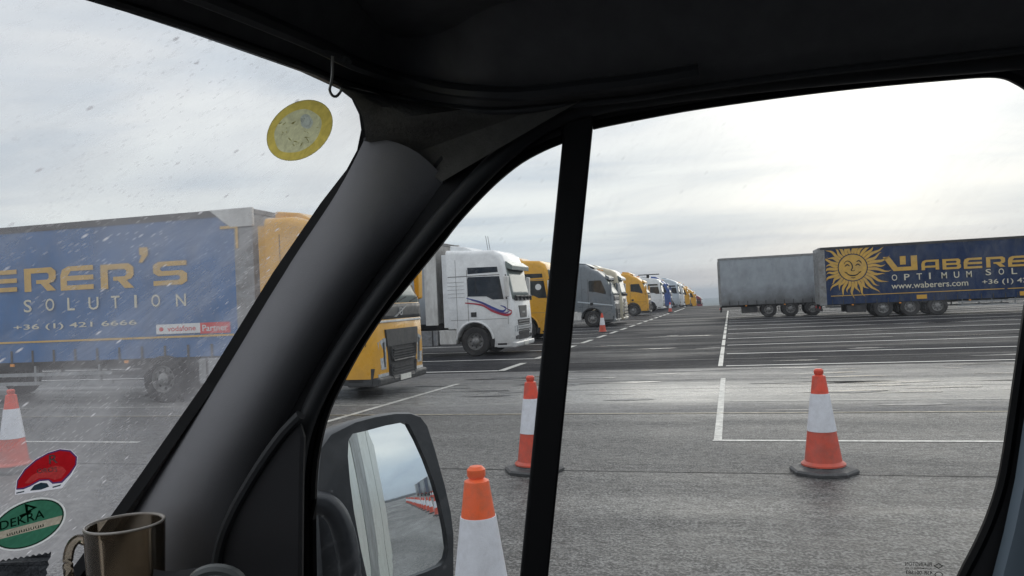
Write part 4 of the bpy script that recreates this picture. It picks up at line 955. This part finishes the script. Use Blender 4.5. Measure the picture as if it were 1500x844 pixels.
S3.holes([clip(e3, l1)], so_(0), 0); S3.holes([clip(clip(e3, l2), lambda p: -l1(p))], so_(0), 3); S3.holes([clip(e3, lambda p: -l2(p))], so_(0), 0)
S3.holes([[(36, 738), (55, 743), (38, 752)], [(41, 742), (48, 744.4), (41, 748)]], so_(1), 1); S3.holes([[(28, 755), (46, 748), (46, 750.5), (31, 759)]], so_(1), 1)
stxt(S3, 'DEKRA', 0, 777, 68, 13, 16, 1, 1)
stxt(S3, 'uuuuuuuu', 10, 786, 56, 4, 15, 1, 1)
st = vb(S3, 'sticker', [trans_mat('sticker_green', (.045, .17, .105), .2, 90), trans_mat('sticker_black', (.012, .035, .022)), trans_mat('sticker_rim', (.75, .77, .75)), trans_mat('sticker_taupe', (.42, .38, .30), .3, 150)], windscreen, weld=False)
st['label'] = 'green oval sticker with DEKRA lettering'

# ---------------------------------------------------------------- smoked glass mug
mc0 = CAM+ray(183, 768)*.66
mug = empty('glass_mug', (mc0.x, mc0.y, mc0.z-.10)); tag(mug, 'smoked brown glass mug with a handle standing on the dashboard corner', 'mug')
M_mug = bpy.data.materials.new('smoked_glass'); M_mug.use_nodes = True; nt2 = M_mug.node_tree; nn = nt2.nodes; nn.remove(nn['Principled BSDF'])
tpp = nn.new('ShaderNodeBsdfTransparent'); tpp.inputs[0].default_value = (.84, .78, .69, 1); gg = nn.new('ShaderNodeBsdfGlossy'); gg.inputs['Roughness'].default_value = .08; gg.inputs[0].default_value = (.9, .85, .8, 1)
dd = nn.new('ShaderNodeBsdfDiffuse'); dd.inputs[0].default_value = (.34, .28, .21, 1)
frn = nn.new('ShaderNodeFresnel'); frn.inputs[0].default_value = 1.5; mA = nn.new('ShaderNodeMixShader'); mA.inputs[0].default_value = .13; nt2.links.new(tpp.outputs[0], mA.inputs[1]); nt2.links.new(dd.outputs[0], mA.inputs[2])
mB = nn.new('ShaderNodeMixShader'); nt2.links.new(frn.outputs[0], mB.inputs[0]); nt2.links.new(mA.outputs[0], mB.inputs[1]); nt2.links.new(gg.outputs[0], mB.inputs[2]); nt2.links.new(mB.outputs[0], nn['Material Output'].inputs['Surface'])
w = MB(); mr_ = .0318; w.lathe([(.001, .0), (mr_*.80, 0), (mr_*.86, .006), (mr_*.94, .05), (mr_, .10), (mr_-.0015, .1012), (mr_-.003, .10), (mr_*.86, .05), (mr_*.78, .008), (.001, .007)], seg=64, cap=False)
w.build('cup', M_mug, mug, smooth=True)
w = MB(); lv = -Vector((cR.x, cR.y, 0)).normalized()
hpth = smoothpath([lv*(mr_-.001)+Vector((0, 0, .086)), lv*(mr_+.009)+Vector((0, 0, .089)), lv*(mr_+.0165)+Vector((0, 0, .080)), lv*(mr_+.018)+Vector((0, 0, .062)), lv*(mr_+.012)+Vector((0, 0, .046)), lv*(mr_-.003)+Vector((0, 0, .034))], 6)
w.tube(hpth, .0042, 10); w.build('handle', M_mug, mug, smooth=True)
w = MB(); w.tube([Vector((math.cos(a)*(mr_-.001), math.sin(a)*(mr_-.001), .1008)) for a in [2*math.pi*i/48 for i in range(49)]], .0011, 6); w.build('rim', mat('rim_glass', (.45, .42, .38), .2), mug, smooth=True)

# dark serrated cloth on the dashboard
q = [(-40, 850), (-20, 832), (0, 822)]
n = 26; top = []
for i in range(n+1):
    t = i/n; top.append((-40+115*t, 828-19*t+(1.6 if i % 2 else -1.2)))
w = MB(); e = CAM
side_ = [(74-12*t+(1.5 if int(t*10) % 2 else -1.5), 810+60*t) for t in [j/10 for j in range(1, 11)]]
loop = top+side_+[(-40, 870)]
dk = lambda o: (lambda x, y: CAM+ray(x, y)*(.585+o+.01*math.sin(x*.07)))
w.slab([loop], dk(0), dk(.003)); ps = w.v[0].copy(); w.v = [v-ps for v in w.v]
clo = w.build('cloth', mat('ribbed_grey_cloth', (.045, .05, .058), .8, var=.5, vscale=60, bump=.6, bscale=160)); clo.location = ps
tag(clo, 'dark grey cloth with a serrated edge lying on the dashboard below the round stickers', 'cloth')

# ---------------------------------------------------------------- things behind the van (seen in its mirror)
for i, x in enumerate((88, 104, 121, 139, 160, 185)):
    t, _ = trailer('semi_trailer', (x, 10.5, 0), 'box trailer parked behind the van, seen only in the wing mirror', M_greyc if i % 2 else M_navy, lite=True, Hh=4.0, fender=False, group='trailers parked behind the van')

# ---------------------------------------------------------------- haze
hz = MB(); hz.box(-7000, 7000, -400, 9500, -66, 40)
hm = bpy.data.materials.new('haze'); hm.use_nodes = True; nn = hm.node_tree.nodes; nn.remove(nn['Principled BSDF'])
pv = nn.new('ShaderNodeVolumePrincipled'); pv.inputs['Color'].default_value = (.78, .86, .95, 1); pv.inputs['Density'].default_value = .00022
hm.node_tree.links.new(pv.outputs[0], nn['Material Output'].inputs['Volume'])
tag(hz.build('haze', hm), kind='stuff')
